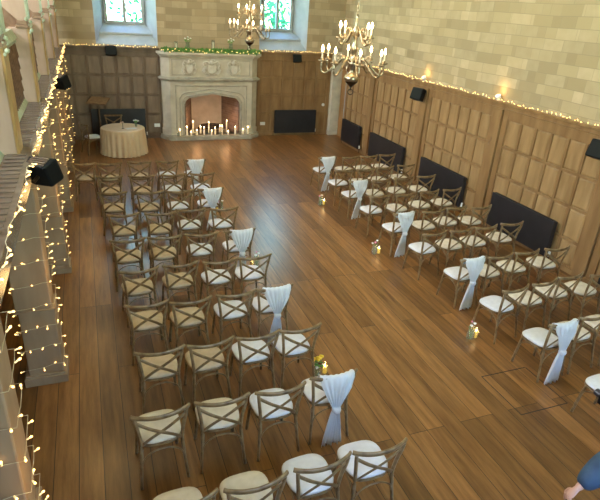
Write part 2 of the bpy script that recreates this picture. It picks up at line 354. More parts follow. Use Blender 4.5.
# ---- panelling on the long wall: one bay between joints, near stile wide, far stile narrow
def panel_bay(name, ax, face, u0, u1, near, far, cols, rows, ztop, m_frame, m_field, zc):
    """ax 'y': on the long wall (face = x), 'x': on the end wall (face = y)"""
    fr = BM(); fl = BM(); th = .045
    def B(bm, a, c, z0, z1, d0, d1):
        if ax == 'y': box(bm, face-d1, face-d0, a, c, z0, z1)
        else: box(bm, a, c, face-d1, face-d0, z0, z1)
    B(fl, u0, u1, .001, zc-.01, .001, .012)
    B(fr, u0+.03, u0+near-.06, .002, zc-.16, .013, th+(.03 if ax == 'y' else 0)); B(fr, u0+near-.06, u0+near, .002, zc-.16, .013, th); B(fr, u1-far, u1-.004, .002, zc-.16, .013, th)
    pw = (u1-far-u0-near)/cols; st = .055
    zs = [rows[0][0]]
    for i in range(1, cols): B(fr, u0+near+i*pw-st/2, u0+near+i*pw+st/2, rows[-1][1], ztop, .013, th-.004)
    B(fr, u0+near, u1-far, ztop, zc-.16, .013, th-.004)
    lo = rows[-1][1]; B(fr, u0+near, u1-far, .002, lo, .013, th-.004)
    for r0, r1 in zip(rows[:-1], rows[1:]): B(fr, u0+near, u1-far, r1[0], r0[1], .0135, th-.0035)
    # fielded panels, raised in the middle
    for i in range(cols):
        for (zt_, zb_) in rows:
            a = u0+near+i*pw+st/2; c = a+pw-st; g = .035
            v = []
            for (e, d) in ((0, .013), (g, .026)):
                pts = ((a+e, zb_+e), (c-e, zb_+e), (c-e, zt_-e), (a+e, zt_-e))
                v.append([fl.verts.new((face-d, p, q) if ax == 'y' else (p, face-d, q)) for p, q in pts])
            for k in range(4): fl.faces.new((v[0][k], v[0][(k+1) % 4], v[1][(k+1) % 4], v[1][k]))
            fl.faces.new(v[1])
    o = struct(name, fr, m_frame, bevel=.006); obj('panel_field', fl, m_field, o)
    # cornice
    c = BM()
    for z0, z1, d in ((zc-.16, zc-.13, .06), (zc-.13, zc-.05, .05), (zc-.05, zc, .11)): B(c, u0, u1, z0, z1, .001, d)
    obj('cornice_mould', c, m_frame, o, bevel=.008)
    s = BM(); B(s, u0, u1, .001, .10, .046, .065); obj('baseboard_strip', s, m_frame, o)
    return o
ROWS = [(2.35, 1.81), (1.76, 1.21), (1.16, .61), (.56, .13)]
for k, (a, c) in enumerate(((-2.6, .2), (.2, 3.14), (3.14, 6.08), (6.08, 9.05), (9.05, 11.88), (11.88, 14.75))):
    panel_bay('trim_%d' % (k+3), 'y', W, a, c, .36, .15, 6, ROWS, 2.35, M['oak'], M['oak_panel'], 2.69)
panel_bay('trim_9', 'y', W, 14.75, WE, .36, .12, 4, ROWS, 2.35, M['oak'], M['oak_panel'], 2.69)
ROWB = [(2.53, 1.99), (1.94, 1.40), (1.35, .80), (.75, .15)]
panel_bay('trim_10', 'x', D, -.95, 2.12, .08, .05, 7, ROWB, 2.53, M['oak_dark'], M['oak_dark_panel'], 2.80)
panel_bay('trim_11', 'x', D, 5.30, 8.02, .12, .12, 6, ROWB, 2.53, M['oak'], M['oak'], 2.80)
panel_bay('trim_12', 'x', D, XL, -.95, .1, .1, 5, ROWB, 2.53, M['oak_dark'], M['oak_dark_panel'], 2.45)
b = BM(); box(b, ALC-.05, ALC-.001, WE+.15, D-.28, .001, 2.3); box(b, ALC-.075, ALC-.05, WE+.3, WE+.8, .3, 1.0); box(b, ALC-.075, ALC-.05, WE+.3, WE+.8, 1.2, 2.1)
d_ = struct('door_1', b, M['door'], bevel=.006); b = BM(); ball(b, (ALC-.09, WE+.22, 1.05), .03, 2); obj('door_knob', b, M['brass'], d_)
b = BM(); box(b, ALC-.06, ALC-.001, WE, WE+.14, .001, 2.42); box(b, ALC-.06, ALC-.001, WE+.14, D-.25, 2.31, 2.42); struct('trim_13', b, M['oak'])
# floor hatch: a dark joint around a lifting section of boards
b = BM()
hx0, hx1, hy0, hy1 = 4.43, 5.15, 3.58, 4.32
for q in ((hx0, hx1, hy0, hy0+.012), (hx0, hx1, hy1, hy1+.012), (hx0, hx0+.012, hy0, hy1), (hx1, hx1+.012, hy0, hy1)): box(b, q[0], q[1], q[2], q[3], .0002, .0012)
struct('trim_14', b, M['black'])

# ---- arcade: piers, ledge, gallery slab, upper posts, carved screens, transverse ribs
PY = [2.83, 5.73, 8.63, 11.53, 14.43, 17.3]
b = BM(); box(b, XL+.001, -.97, YR+.01, D-.02, 2.45, 2.62); struct('floor_gallery', b, M['oak_dark'])
b = BM(); box(b, XL+.06, XL+.001, YR+.01, D-.05, .001, 2.44); struct('trim_15', b, M['oak_dark'])
b = BM(); box(b, -.98, -.60, YR+.01, D-.12, 2.70, 2.77); box(b, -.96, -.63, YR+.01, D-.12, 2.50, 2.70); struct('trim_16', b, M['ledge'], bevel=.01)
for k, y in enumerate(PY):
    b = BM()
    box(b, -.985, -.61, y, y+.34, .13, .985); box(b, -1.01, -.635, y+.005, y+.335, 1.0, 2.50)
    o = struct('column_%d' % (k+1), b, M['pier'], bevel=.015)
    b = BM(); box(b, -1.04, -.575, y-.04, y+.38, 0, .11); box(b, -1.02, -.595, y-.02, y+.36, .11, .135); box(b, -1.02, -.60, y-.01, y+.35, .98, 1.003); obj('plinth', b, M['pier'], o, bevel=.006)
    # upper post with golden arris and a carved corbel
    b = BM(); box(b, -.97, -.725, y, y+.3, 2.771, 3.76); p = struct('column_%d' % (k+11), b, M['post'], bevel=.01)
    b = BM(); box(b, -.725, -.70, y-.012, y+.312, 2.771, 3.76); obj('post_edge', b, M['arris'], p, bevel=.004)
    b = BM(); box(b, -.86, -.70, y-.03, y+.33, 3.76, 3.80); box(b, -.84, -.71, y-.015, y+.315, 3.80, 3.86); obj('shadow_capital', b, M['screen'], p, bevel=.008)  # darker oak here stands for the shadow band at the post top
    b = BM()
    for j in range(7):
        ball(b, (-.69+.03*math.sin(j*2.1), y-.03+.02*math.cos(j*3), 3.70+.035*j), .018+.008*math.sin(j*1.7), 1, (1, .8, 1.1))
    obj('corbel', b, M['green'], p)
    # transverse rib: curved brace sweeping back over the gallery
    b = BM(); poly = [(-.715, 3.86), (-.715, 6.6), (-3.2, 6.6), (-2.9, 6.1), (-2.2, 5.4), (-1.6, 4.72), (-1.2, 4.24), (-1.0, 4.02), (-.83, 3.86)]
    prism(b, poly, y+.02, y+.28, 'y'); obj('rib', b, M['post'], p)
    b = BM(); pth = [(-.82, y, 3.83), (-1.0, y, 4.0), (-1.2, y, 4.21), (-1.6, y, 4.68), (-2.2, y, 5.36), (-2.9, y, 6.05)]
    tube(b, [(q[0], q[1]+.15, q[2]) for q in pth], .17, 8, (0, 1, 0), .03); obj('rib_mould', b, M['screen'], p)
    b = BM(); box(b, -.715, -.69, y+.0, y+.30, 3.87, 6.6); obj('rib_edge', b, M['green'], p, bevel=.004)
for k in range(len(PY)-1):
    y0, y1 = PY[k]+.30, PY[k+1]
    b = BM(); prism(b, [(-.97, 2.771), (-.84, 2.771), (-.88, 2.83), (-.97, 2.83)], y0, y1, 'y')
    o = struct('trim_%d' % (17+k), b, M['green'])
    b = BM(); x0, x1 = -.92, -.885; z0, z1 = 2.83, 3.58; s = .15
    yy = y0
    L_ = z1-z0
    n = int((y1-y0+L_)/s)
    for i in range(n):
        for sg in (1, -1):
            a = y0-L_+i*s if sg == 1 else y0+i*s
            p = [(a, z0), (a+L_*sg*1, z1)] if sg == 1 else [(a, z0), (a-L_, z1)]
            (ya, za), (yb_, zb_) = p
            # clip to the bay
            def at(yv): return za+(zb_-za)*(yv-ya)/(yb_-ya)
            lo, hi = (y0, y1)
            pts = [(ya, za), (yb_, zb_)]; ok = []
            for (q, r_) in pts:
                if q < lo: ok.append((lo, at(lo)))
                elif q > hi: ok.append((hi, at(hi)))
                else: ok.append((q, r_))
            if abs(ok[0][0]-ok[1][0]) < .02: continue
            dx = 0 if sg == 1 else .02
            tube(b, [(x0+.012+dx, ok[0][0], ok[0][1]), (x0+.012+dx, ok[1][0], ok[1][1])], .014, 4, (1, 0, 0))
    obj('lattice', b, M['lattice'], o)
    b = BM(); yy = y0+.05
    while yy < y1-.05: box(b, -.82, -.645, yy, yy+.05, 2.771, 2.782); yy += .125
    obj('ledge_slat', b, M['ledge'], o)
    b = BM(); box(b, -1.0, -.88, y0, y1, 3.58, 3.63); prism(b, [(-1.0, 3.63), (-.86, 3.63), (-.92, 3.74), (-1.0, 3.74)], y0, y1, 'y'); obj('top_rail', b, M['green'], o)

# ---------------------------------------------------------------- fireplace
fp = thing('stone_fireplace', 'tall carved pale limestone fireplace with three crests, centred on the end wall', 'fireplace', (3.69, D, 0))
X0 = 3.69
def fobj(name, bm, m, parent=fp, **k):
    for v in bm.verts: v.co.x -= X0; v.co.y -= D
    return obj(name, bm, m, parent, **k)
hearth = [(2.02, D-.002), (2.10, D-.22), (2.34, D-.56), (5.02, D-.56), (5.36, D-.22), (5.42, D-.002)]
b = BM(); prism(b, hearth, .001, .10); prism(b, [(x+(.03 if x < X0 else -.03), min(y+.03, D-.002)) for x, y in hearth], .10, .15); fobj('hearth', b, M['lime_dark'], bevel=.01)
# body: front slab with a four-centred arch opening, canted cheeks
FY = D-.38
def RISE(t): return .62*math.sin(min(1, t/.2)*PI/2)**.8+.38*max(0, (t-.2)/.8)
def arch_pts(xa, xb, zs, za, n=12):
    """outline of a Tudor arch from (xa, .15) up, over and down to (xb, .15)"""
    c = (xa+xb)/2; out_ = [(xa, .151), (xa, zs)]
    for i in range(1, n+1):
        t = i/n; x = xa+(c-xa)*t
        z = zs+(za-zs)*RISE(t)
        out_.append((x, z))
    for i in range(n-1, -1, -1):
        t = i/n; x = xb+(c-xb)*t; z = zs+(za-zs)*RISE(t)
        out_.append((x, z))
    out_.append((xb, .151)); return out_
def arch_band(bm, inner, outer, y0, y1):
    vi = [[bm.verts.new((x, y, z)) for x, z in inner] for y in (y0, y1)]; vo = [[bm.verts.new((x, y, z)) for x, z in outer] for y in (y0, y1)]
    n = len(inner)
    for i in range(n-1):
        bm.faces.new((vi[0][i], vi[0][i+1], vo[0][i+1], vo[0][i])); bm.faces.new((vi[1][i], vo[1][i], vo[1][i+1], vi[1][i+1]))
        bm.faces.new((vi[0][i], vi[1][i], vi[1][i+1], vi[0][i+1])); bm.faces.new((vo[0][i], vo[0][i+1], vo[1][i+1], vo[1][i]))
    for e in (0, n-1): bm.faces.new((vi[0][e], vo[0][e], vo[1][e], vi[1][e]))
inner = arch_pts(2.80, 4.64, 1.14, 1.46); n_ = len(inner)
def expand(pts, d, dz):
    c = (pts[0][0]+pts[-1][0])/2; half = (pts[-1][0]-pts[0][0])/2
    return [(c+(x-c)*(half+d)/half, z if z < .2 else z+dz*min(1, (z-.15))) for x, z in pts]
# outer rectangle sampled to match
outer = []
for i, (x, z) in enumerate(inner):
    if i < 2: outer.append((2.36, [.151, 1.0][i]))
    elif i >= n_-2: outer.append((5.04, [1.0, .151][i-(n_-2)]))
    else:
        t = (i-2)/(n_-5); outer.append((2.36+(5.04-2.36)*t, 1.86))
b = BM(); arch_band(b, inner, outer, FY, D-.01); fobj('surround', b, M['lime'])
b = BM(); arch_band(b, expand(inner, 0, 0), expand(inner, .07, .08), FY-.035, FY); arch_band(b, expand(inner, .13, .15), expand(inner, .16, .18), FY-.022, FY); fobj('arch_moulding', b, M['lime_dark'], bevel=.008)
b = BM()
for (x0, x1, z0, z1) in ((2.52, 2.56, .3, 1.70), (4.84, 4.88, .3, 1.70), (2.52, 4.88, 1.70, 1.74)): box(b, x0, x1, FY-.02, FY, z0, z1)
fobj('panel_moulding', b, M['lime_dark'], bevel=.006)
for s in (0, 1):
    b = BM()
    poly = [(2.36, FY), (2.36, D-.01), (2.14, D-.01), (2.14, D-.18)] if s == 0 else [(5.04, FY), (5.26, D-.18), (5.26, D-.01), (5.04, D-.01)]
    prism(b, poly, .151, 1.86); e = [(x+(-.03 if s == 0 else .03) if abs(x-X0) > 1.4 else x, y-.02 if y < D-.1 else y) for x, y in poly]; prism(b, e, .151, .34)
    fobj('cheek', b, M['lime'])
# mid shelf, frieze, top cornice
def plan(d): return [(2.14-d, D-.005), (2.14-d, D-.18-d*.6), (2.36-d*.4, FY-d), (5.04+d*.4, FY-d), (5.26+d, D-.18-d*.6), (5.26+d, D-.005)]
b = BM(); prism(b, plan(.04), 1.86, 1.90); prism(b, plan(.09), 1.90, 1.95); prism(b, plan(.05), 1.95, 1.98); fobj('shelf', b, M['lime_dark'], bevel=.006)
b = BM(); prism(b, plan(.0), 1.98, 2.56); fobj('frieze', b, M['lime'])
b = BM(); prism(b, plan(.03), 2.56, 2.60); prism(b, plan(.07), 2.60, 2.65); prism(b, plan(.12), 2.65, 2.72); fobj('mantel_cornice', b, M['lime'], bevel=.006)
b = BM()
for x0, x1 in ((2.44, 3.05), (4.33, 4.96)):
    for q in ((x0, x1, 2.04, 2.06), (x0, x1, 2.50, 2.52), (x0, x0+.02, 2.06, 2.50), (x1-.02, x1, 2.06, 2.50)): box(b, q[0], q[1], FY-.015, FY, q[2], q[3])
fobj('frieze_border', b, M['lime_dark'])
for cx, sc_ in ((2.98, 1.0), (3.69, 1.3), (4.42, 1.0)):
    b = BM(); poly = []
    for t in range(13):
        a = t/12; poly.append((cx-.14*sc_+.28*sc_*a, 2.40))
    sh = [(cx-.10*sc_, 2.36), (cx-.105*sc_, 2.24), (cx-.07*sc_, 2.14), (cx, 2.10), (cx+.07*sc_, 2.14), (cx+.105*sc_, 2.24), (cx+.10*sc_, 2.36), (cx, 2.345)]
    prism(b, sh, FY-.07, FY, 'y')
    for s in (-1, 1):   # quartering and mantling scrolls
        tube(b, smooth_path([(cx+s*.05*sc_, FY-.03, 2.42), (cx+s*.14*sc_, FY-.04, 2.47), (cx+s*.2*sc_, FY-.03, 2.38), (cx+s*.17*sc_, FY-.04, 2.29), (cx+s*.22*sc_, FY-.03, 2.20), (cx+s*.16*sc_, FY-.03, 2.10)], 3), .022*sc_, 6)
        for q in range(5): ball(b, (cx+s*(.15+.03*(q % 2))*sc_, FY-.035, 2.10+.075*q), .026*sc_, 1, (1.2, .8, .8))
        tube(b, smooth_path([(cx+s*.12*sc_, FY-.03, 2.30), (cx+s*.2*sc_, FY-.045, 2.26), (cx+s*.13*sc_, FY-.03, 2.14), (cx+s*.05*sc_, FY-.03, 2.07)], 3), .014*sc_, 6)
        ball(b, (cx+s*.06*sc_, FY-.05, 2.22), .025*sc_, 1); ball(b, (cx+s*.06*sc_, FY-.05, 2.33), .025*sc_, 1)
    ball(b, (cx, FY-.04, 2.44), .055*sc_, 2, (1, .7, 1)); tube(b, [(cx-.09*sc_, FY-.05, 2.28), (cx, FY-.055, 2.31), (cx+.09*sc_, FY-.05, 2.28)], .012, 6)
    tube(b, smooth_path([(cx-.03, FY-.04, 2.48), (cx+.02, FY-.05, 2.53), (cx+.08*sc_, FY-.04, 2.50)], 3), .018*sc_, 6)
    fobj('carved_crest', b, M['carve'])
# recess: splayed brick cheeks, pale fireback, floor, lintel
b = BM(); prism(b, [(2.73, D), (2.79, FY+.02), (2.85, FY+.02), (3.18, D+.55), (3.18, D+.62), (2.73, D+.62)], .002, 1.49); fobj('brick_cheek', b, M['brick'])
b = BM(); prism(b, [(4.67, D), (4.61, FY+.02), (4.60, FY+.02), (4.22, D+.55), (4.22, D+.62), (4.67, D+.62)], .002, 1.49); fobj('brick_cheek', b, M['brick'])
b = BM(); box(b, 3.18, 4.22, D+.54, D+.62, .002, 1.49); fobj('fireback', b, M['fireback'])
b = BM(); box(b, 2.74, 4.66, FY+.1, D+.6, 1.44, 1.49); fobj('flue_throat', b, M['log'])
b = BM(); box(b, 2.86, 4.59, FY+.02, D+.53, .003, .15); fobj('recess_floor', b, M['lime_dark'])
# iron grate with logs
gr_ = thing('fire_grate', 'dark iron fire grate holding logs behind the hearth candles', 'fire grate', (3.75, D+.1, .152))
b = BM()
for k in range(9): tube(b, [(-.4+.1*k, -.13, .03), (-.4+.1*k, -.13, .14)], .01, 6)
for z in (.04, .13): tube(b, [(-.42, -.13, z), (.42, -.13, z)], .01, 6)
for s in (-1, 1):
    tube(b, [(s*.36, -.13, 0), (s*.36, -.13, .2)], .014, 6); tube(b, [(s*.36, -.13, .05), (s*.36, .2, .05), (s*.36, .2, 0)], .012, 6)
obj('bars', b, M['darkmetal'], gr_)
for (x, y, z, a) in ((-.1, 0, .11, .1), (.1, .1, .12, -.15), (0, .05, .2, .05)):
    b = BM(); tube(b, [(x-.33*math.cos(a), y-.33*math.sin(a), z), (x, y, z+.01), (x+.33*math.cos(a), y+.33*math.sin(a), z)], [.05, .055, .045], 8); obj('log', b, M['log'], gr_)

# ---------------------------------------------------------------- candles
def candle_proto(name, r, h, m, flame=True, label='', cat='candle'):
    t = thing(name, label, cat)
    b = BM(); lathe(b, [(r, 0), (r, h-.004), (r*.8, h), (r*.3, h-.004)], seg=12); obj('wax_body', b, m, t, smooth=False)
    b = BM(); tube(b, [(0, 0, h-.004), (0, 0, h+.012)], .002, 5); obj('wick', b, M['black'], t)
    if flame:
        b = BM(); lathe(b, [(.001, 0), (.009, .012), (.010, .02), (.006, .036), (.001, .052)], (0, 0, h+.006), 8); obj('flame', b, M['flame'], t, smooth=True)
    return t
HC = [  # x, y, height, label
 (2.62, 17.56, .16, 'lit ivory pillar candle at the window-table end of the hearth edge'),
 (2.86, 17.62, .24, 'taller lit ivory candle standing before the brick cheek nearest the round table'),
 (2.98, 17.52, .10, 'squat lit candle on the hearth, second along from the table end'),
 (3.18, 17.60, .13, 'low lit candle on the hearth before the end of the iron grate'),
 (3.42, 17.58, .22, 'lit ivory pillar candle on the hearth, just table-side of its middle'),
 (3.66, 17.54, .12, 'short lit candle at the middle of the hearth'),
 (3.80, 17.62, .19, 'medium lit candle beside the short one at the middle of the hearth'),
 (4.02, 17.56, .27, 'tall lit pillar candle on the hearth just past its middle'),
 (4.22, 17.52, .09, 'very low lit candle on the hearth between two tall ones'),
 (4.48, 17.60, .22, 'lit ivory candle before the brick cheek nearest the radiator end'),
 (4.74, 17.55, .14, 'short lit candle outside the arch towards the radiator'),
 (4.93, 17.60, .20, 'lit candle at the radiator end of the hearth'),
 (3.10, 17.84, .36, 'tallest lit taper standing behind the hearth row at the table end'),
 (3.34, 17.78, .20, 'lit candle in the recess before the grate, second from the table side'),
 (3.62, 17.80, .34, 'tall lit taper in the recess at the centre of the fireback'),
 (4.00, 17.80, .22, 'lit candle in the recess on the radiator side of the grate'),
 (4.24, 17.84, .38, 'tall lit taper in the recess beside the radiator-side brick cheek')]
for i, (x, y, h_, lab) in enumerate(HC):
    c = candle_proto('pillar_candle', .03 if h_ < .3 else .022, h_, M['wax'], True, lab); c.location = (x, y, .151); c['group'] = 'candles burning in the fireplace'
    if y > 17.65: c.location.z = .151
for x, lab in ((2.56, 'small clear glass jar at the table end of the hearth'), (3.08, 'small clear glass jar between hearth candles, table side'), (3.95, 'small clear glass jar between hearth candles, past the middle'), (4.62, 'small clear glass jar beside the short candle outside the arch')):
    b = BM(); lathe(b, [(.035, 0), (.04, .01), (.042, .10), (.038, .115)], seg=12, cap=False); lathe(b, [(.001, .004), (.035, .004)], seg=12, cap=False)
    o = obj('glass_jar', b, M['glass'], loc=(x, 17.49, .151), smooth=True); tag(o, lab, 'jar', 'glass jars along the hearth')
for x in (3.2, 4.2): point('candle_glow', (x, 17.72, .62), 5, (1, .50, .22), .12)

# ---------------------------------------------------------------- mantel dressing
MZ = 2.721
def leafy(bm, c, n, r, s, sc=(1, 1, 1)):
    for _ in range(n):
        d = Vector((random.gauss(0, 1)*sc[0], random.gauss(0, 1)*sc[1], random.gauss(0, 1)*sc[2])); d = d.normalized()*r*random.uniform(.3, 1)
        p = Vector(c)+Vector((d.x*sc[0], d.y*sc[1], d.z*sc[2])); a = Vector((random.uniform(-1, 1), random.uniform(-1, 1), random.uniform(-.5, 1))).normalized(); q = a.cross(Vector((random.uniform(-1, 1), random.uniform(-1, 1), random.uniform(-1, 1)))).normalized()
        l = s*random.uniform(.7, 1.3)
        vs = [bm.verts.new(p-a*l), bm.verts.new(p+q*l*.4+a.cross(q)*l*.12), bm.verts.new(p+a*l), bm.verts.new(p-q*l*.4+a.cross(q)*l*.12)]
        bm.faces.new(vs)
b = BM()
for i in range(64):
    x = 2.2+3.05*i/63; leafy(b, (x, FY-.0+.02*math.sin(i), MZ+.075+.015*math.sin(i*1.7)), 20, .10, .045, (1, .8, .75))
    leafy(b, (x+.02, FY-.07, MZ+.03), 7, .06, .032, (1, .6, .9))
g = obj('leaf_garland', b, M['leaf']); tag(g, 'green leafy garland laid along the fireplace mantel', 'garland')
# ---- string lights
def light_proto(k):
    b = BM()
    tube(b, [(0, 0, 0), (0, 0, .018*k)], .0035*k, 5); return b
_bulb = None
def bulb_mesh(k=1.0):
    b = BM(); tube(b, [(0, 0, .004), (0, 0, .027*k)], .0048*k, 6); ball(b, (0, 0, .031*k), .007*k, 1, (1, 1, 1.5))
    bmesh.ops.recalc_face_normals(b, faces=b.faces); me = bpy.data.meshes.new('bulb'); b.to_mesh(me); b.free(); me.materials.append(M['fairytube']); me.materials.append(M['fairy'])
    for i, p in enumerate(me.polygons): p.material_index = 1 if p.center.z > .0215*k else 0
    return me
BM1 = bulb_mesh(1.25); BM2 = bulb_mesh(1.35)
def string_lights(name, label, path, step, me, normal, group=None, spread_=1.0, jitter=.02, wire_r=.0025, limit=100, kk=1.9):
    """path: dense polyline; bulbs stand off it in random directions around normal"""
    t = thing(name, label, 'string lights', path[0], 0, group); o0 = Vector(path[0])
    pts = [Vector(p)+Vector((random.uniform(-1, 1), random.uniform(-1, 1), random.uniform(-1, 1)))*jitter*.35 for p in path]
    b = BM(); tube(b, [p-o0 for p in pts], wire_r, 4, (.3, .2, 1)); obj('wire', b, M['wire'], t)
    spots = []; acc = 0
    for i in range(len(pts)-1):
        seg = (pts[i+1]-pts[i]); L_ = seg.length
        while acc < L_: spots.append((pts[i]+seg*(acc/L_), i/len(pts))); acc += step*random.uniform(.6, 1.4)
        acc -= L_
    N_ = len(spots); spots.sort(key=lambda s: (s[0]-Vector((0, 0, H))).length)
    rest = []
    for k, (p, f) in enumerate(spots):
        nn = normal(p) if callable(normal) else Vector(normal)
        d = (nn+Vector((random.uniform(-1, 1), random.uniform(-1, 1), random.uniform(-1, 1)))*spread_).normalized()
        q = d.to_track_quat('Z', 'Y')
        if k < limit:
            o = bpy.data.objects.new('bulb', me); C.objects.link(o); o.parent = t; o.location = p-o0; o.rotation_mode = 'QUATERNION'; o.rotation_quaternion = q
        else: rest.append(Matrix.Translation(p-o0) @ q.to_matrix().to_4x4())
    if rest:
        b = BM()
        for mx in rest: b.from_mesh(me); n0 = len(b.verts); bmesh.ops.transform(b, matrix=mx, verts=list(b.verts)[-len(me.vertices):])
        m2 = bpy.data.meshes.new('bulb_cluster'); b.to_mesh(m2); b.free(); m2.materials.append(M['fairytube']); m2.materials.append(M['fairy'])
        o = bpy.data.objects.new('bulb_cluster', m2); C.objects.link(o); o.parent = t; o['kind'] = 'stuff'
    return t
def line(a, b_, n): a = Vector(a); b_ = Vector(b_); return [a.lerp(b_, i/n) for i in range(n+1)]
def wavy(pts, amp, fr, ax=(0, 0, 1)): return [Vector(p)+Vector(ax)*amp*math.sin(i*fr) for i, p in enumerate(pts)]
string_lights('fairy_light_string', 'warm fairy lights threaded through the green mantel garland', wavy(line((2.12, FY-.08, MZ+.05), (5.3, FY-.08, MZ+.05), 50), .03, 1.1), .10, BM2, (0, -1, .4))
string_lights('fairy_light_string', 'warm fairy lights along the dark end-wall panelling above the round table', wavy(line((-.6, D-.1, 2.815), (2.0, D-.1, 2.815), 40), .012, .9), .075, BM2, (0, -1, .6))
string_lights('fairy_light_string', 'warm fairy lights along the end-wall panelling between fireplace and stone pillar', wavy(line((5.42, D-.1, 2.815), (8.0, D-.1, 2.815), 40), .012, .8), .08, BM2, (0, -1, .6))
string_lights('fairy_light_string', 'long warm fairy light string lying along the top of the long oak panelled wall', wavy(line((W-.09, 3.2, 2.70), (W-.09, 16.6, 2.70), 130), .012, .8), .10, BM2, (-1, 0, .7))
string_lights('fairy_light_string', 'dense warm fairy light string running along the edge of the gallery ledge', wavy(wavy(line((-.585, 2.4, 2.785), (-.585, 17.8, 2.785), 150), .018, .55), .014, .9, (1, 0, 0)), .12, BM1, (1, -.6, .5), spread_=1.1)
names = ['at the edge of view below the ledge end', 'that the black loudspeaker hangs from', 'standing second behind the loudspeaker pier', 'standing third behind the loudspeaker pier', 'beside the rows close to the music stand', 'against the dark end wall']
for k, y in enumerate(PY):
    path = []; z = .22; i = 0
    x0, x1, y0, y1 = -1.02, -.60, y-.015, y+.355
    while z < 2.62:
        cs = [(x0, y0), (x1, y0), (x1, y1), (x0, y1)]
        for j in range(4):
            a, c = cs[j], cs[(j+1) % 4]
            for s in range(4):
                f = s/4; sag = -.02*math.sin(PI*f) + (.035*f if j == 0 else 0)
                path.append((a[0]+(c[0]-a[0])*f, a[1]+(c[1]-a[1])*f, z+sag+.045*(j+f)*1.0))
        z += .27
    path = [p for p in path if p[2] < 2.48]
    string_lights('fairy_light_string', 'fairy lights wound around the timber pier '+names[k], path, .165, BM1,
        lambda p, yy=y: Vector((p.x+.81, p.y-(yy+.17), .1)).normalized(), 'fairy lights around the piers', .8, .01)
b_ = [point('fairy_glow', (-.30, y-.1, 1.45), 6, (1, .58, .2), .15) for y in PY[:5]]

def flower(bm, c, r, n=9):
    for k in range(n):
        a = k*2.4; t = k/n; ball(bm, (c[0]+r*.6*t*math.cos(a), c[1]+r*.6*t*math.sin(a), c[2]+r*.35*(1-t)), r*(.42), 1, (1, 1, .8))
def vase(label, loc, h_, r, blooms, leaves=True, group=None):
    t = thing('flower_vase', label, 'vase of flowers', loc, 0, group)
    b = BM(); lathe(b, [(r*.7, 0), (r, .01), (r*1.02, h_*.5), (r*.75, h_*.82), (r*.95, h_)], seg=14, cap=False); lathe(b, [(.001, .005), (r*.7, .005)], seg=14, cap=False); obj('glass', b, M['glass'], t, smooth=True)
    b = BM()
    for k in range(6): a = k*1.05; tube(b, [(.2*r*math.cos(a), .2*r*math.sin(a), .01), (r*.8*math.cos(a), r*.8*math.sin(a), h_*1.15)], .002, 4)
    obj('stem', b, M['leaf'], t)
    if leaves: b = BM(); leafy(b, (0, 0, h_*1.2), 46, r*1.7, .028, (1, 1, .7)); obj('foliage', b, M['leaf'], t)
    for (dx, dy, dz, rr, mm) in blooms:
        b = BM(); flower(b, (dx, dy, h_+dz), rr); obj('bloom', b, M[mm], t, smooth=True)
    return t
wb = [(-.05, 0, .06, .035, 'petal_w'), (.05, -.02, .07, .035, 'petal_w'), (0, -.05, .04, .03, 'petal_w'), (.01, .04, .1, .03, 'petal_w')]
wb2 = [(q[0]*1.6, q[1]*1.4, q[2]+.03, .045, q[4]) for q in wb]
vase('glass vase of greenery and white flowers on the mantel, table side', (2.98, FY+.13, MZ), .30, .07, wb2)
vase('glass vase of greenery and white flowers on the mantel, radiator side', (4.35, FY+.13, MZ), .30, .07, wb2)
for x, lab in ((2.62, 'ivory candle in a clear glass cylinder near the table end of the mantel'), (3.78, 'tall ivory candle in a clear glass cylinder at the middle of the mantel'), (4.95, 'ivory candle in a clear glass cylinder near the radiator end of the mantel')):
    c = candle_proto('hurricane_candle', .028, .32 if x == 3.78 else .24, M['wax'], False, lab); c.location = (x, FY+.13, MZ); c['group'] = 'candles in glass on the mantel'
    b = BM(); lathe(b, [(.05, 0), (.055, .01), (.055, .38 if x == 3.78 else .30)], seg=14, cap=False); obj('glass_cylinder', b, M['glass'], c, smooth=True)

# ---------------------------------------------------------------- radiators, speakers, wall fittings
def radiator(label, along, u0, u1, face, z0=.13, z1=.86, group='flat black radiators'):
    cx = (u0+u1)/2; L_ = u1-u0
    t = thing('wall_radiator', label, 'radiator', (face, cx, 0) if along == 'y' else (cx, face, 0), PI/2 if along == 'y' else 0, group)
    # local: length along x, wall on the +y side for the end wall; for the long wall rotate so that local -y faces the hall
    if along == 'y': t.rotation_euler = (0, 0, -PI/2)
    b = BM(); box(b, -L_/2, L_/2, -.13, -.10, z0, z1); obj('front_panel', b, M['black'], t, bevel=.008)
    b = BM(); box(b, -L_/2+.01, L_/2-.01, -.098, -.03, z0+.02, z1-.015); obj('back_panel', b, M['black'], t)
    b = BM(); k = -L_/2+.03
    while k < L_/2-.03: box(b, k, k+.006, -.095, -.035, z1-.014, z1-.004); k += .03
    obj('top_grille', b, M['black_edge'], t)
    b = BM()
    for s in (-1, 1): box(b, s*(L_/2-.15)-.02, s*(L_/2-.15)+.02, -.045, -.001, z0+.05, z1-.05); tube(b, [(s*(L_/2+.03), -.07, .001), (s*(L_/2+.03), -.07, z0+.05), (s*(L_/2-.02), -.07, z0+.05)], .009, 6)
    obj('bracket', b, M['darkmetal'], t)
    b = BM(); tube(b, [(L_/2+.03, -.07, z0+.02), (L_/2+.03, -.07, z0+.12)], .022, 8); obj('valve', b, M['white'], t)
    return t
FW = W-.066
radiator('small flat black radiator on the oak wall closest to the alcove', 'y', 15.2, 16.5, FW)
radiator('black radiator on the oak wall, second from the alcove', 'y', 12.5, 14.46, FW)
radiator('black radiator on the oak wall, third from the alcove, behind the middle rows', 'y', 9.72, 11.57, FW)
radiator('black radiator on the oak wall, fourth from the alcove', 'y', 6.93, 8.70, FW)
radiator('black radiator on the oak wall, cut by the picture edge', 'y', 3.95, 5.72, FW)
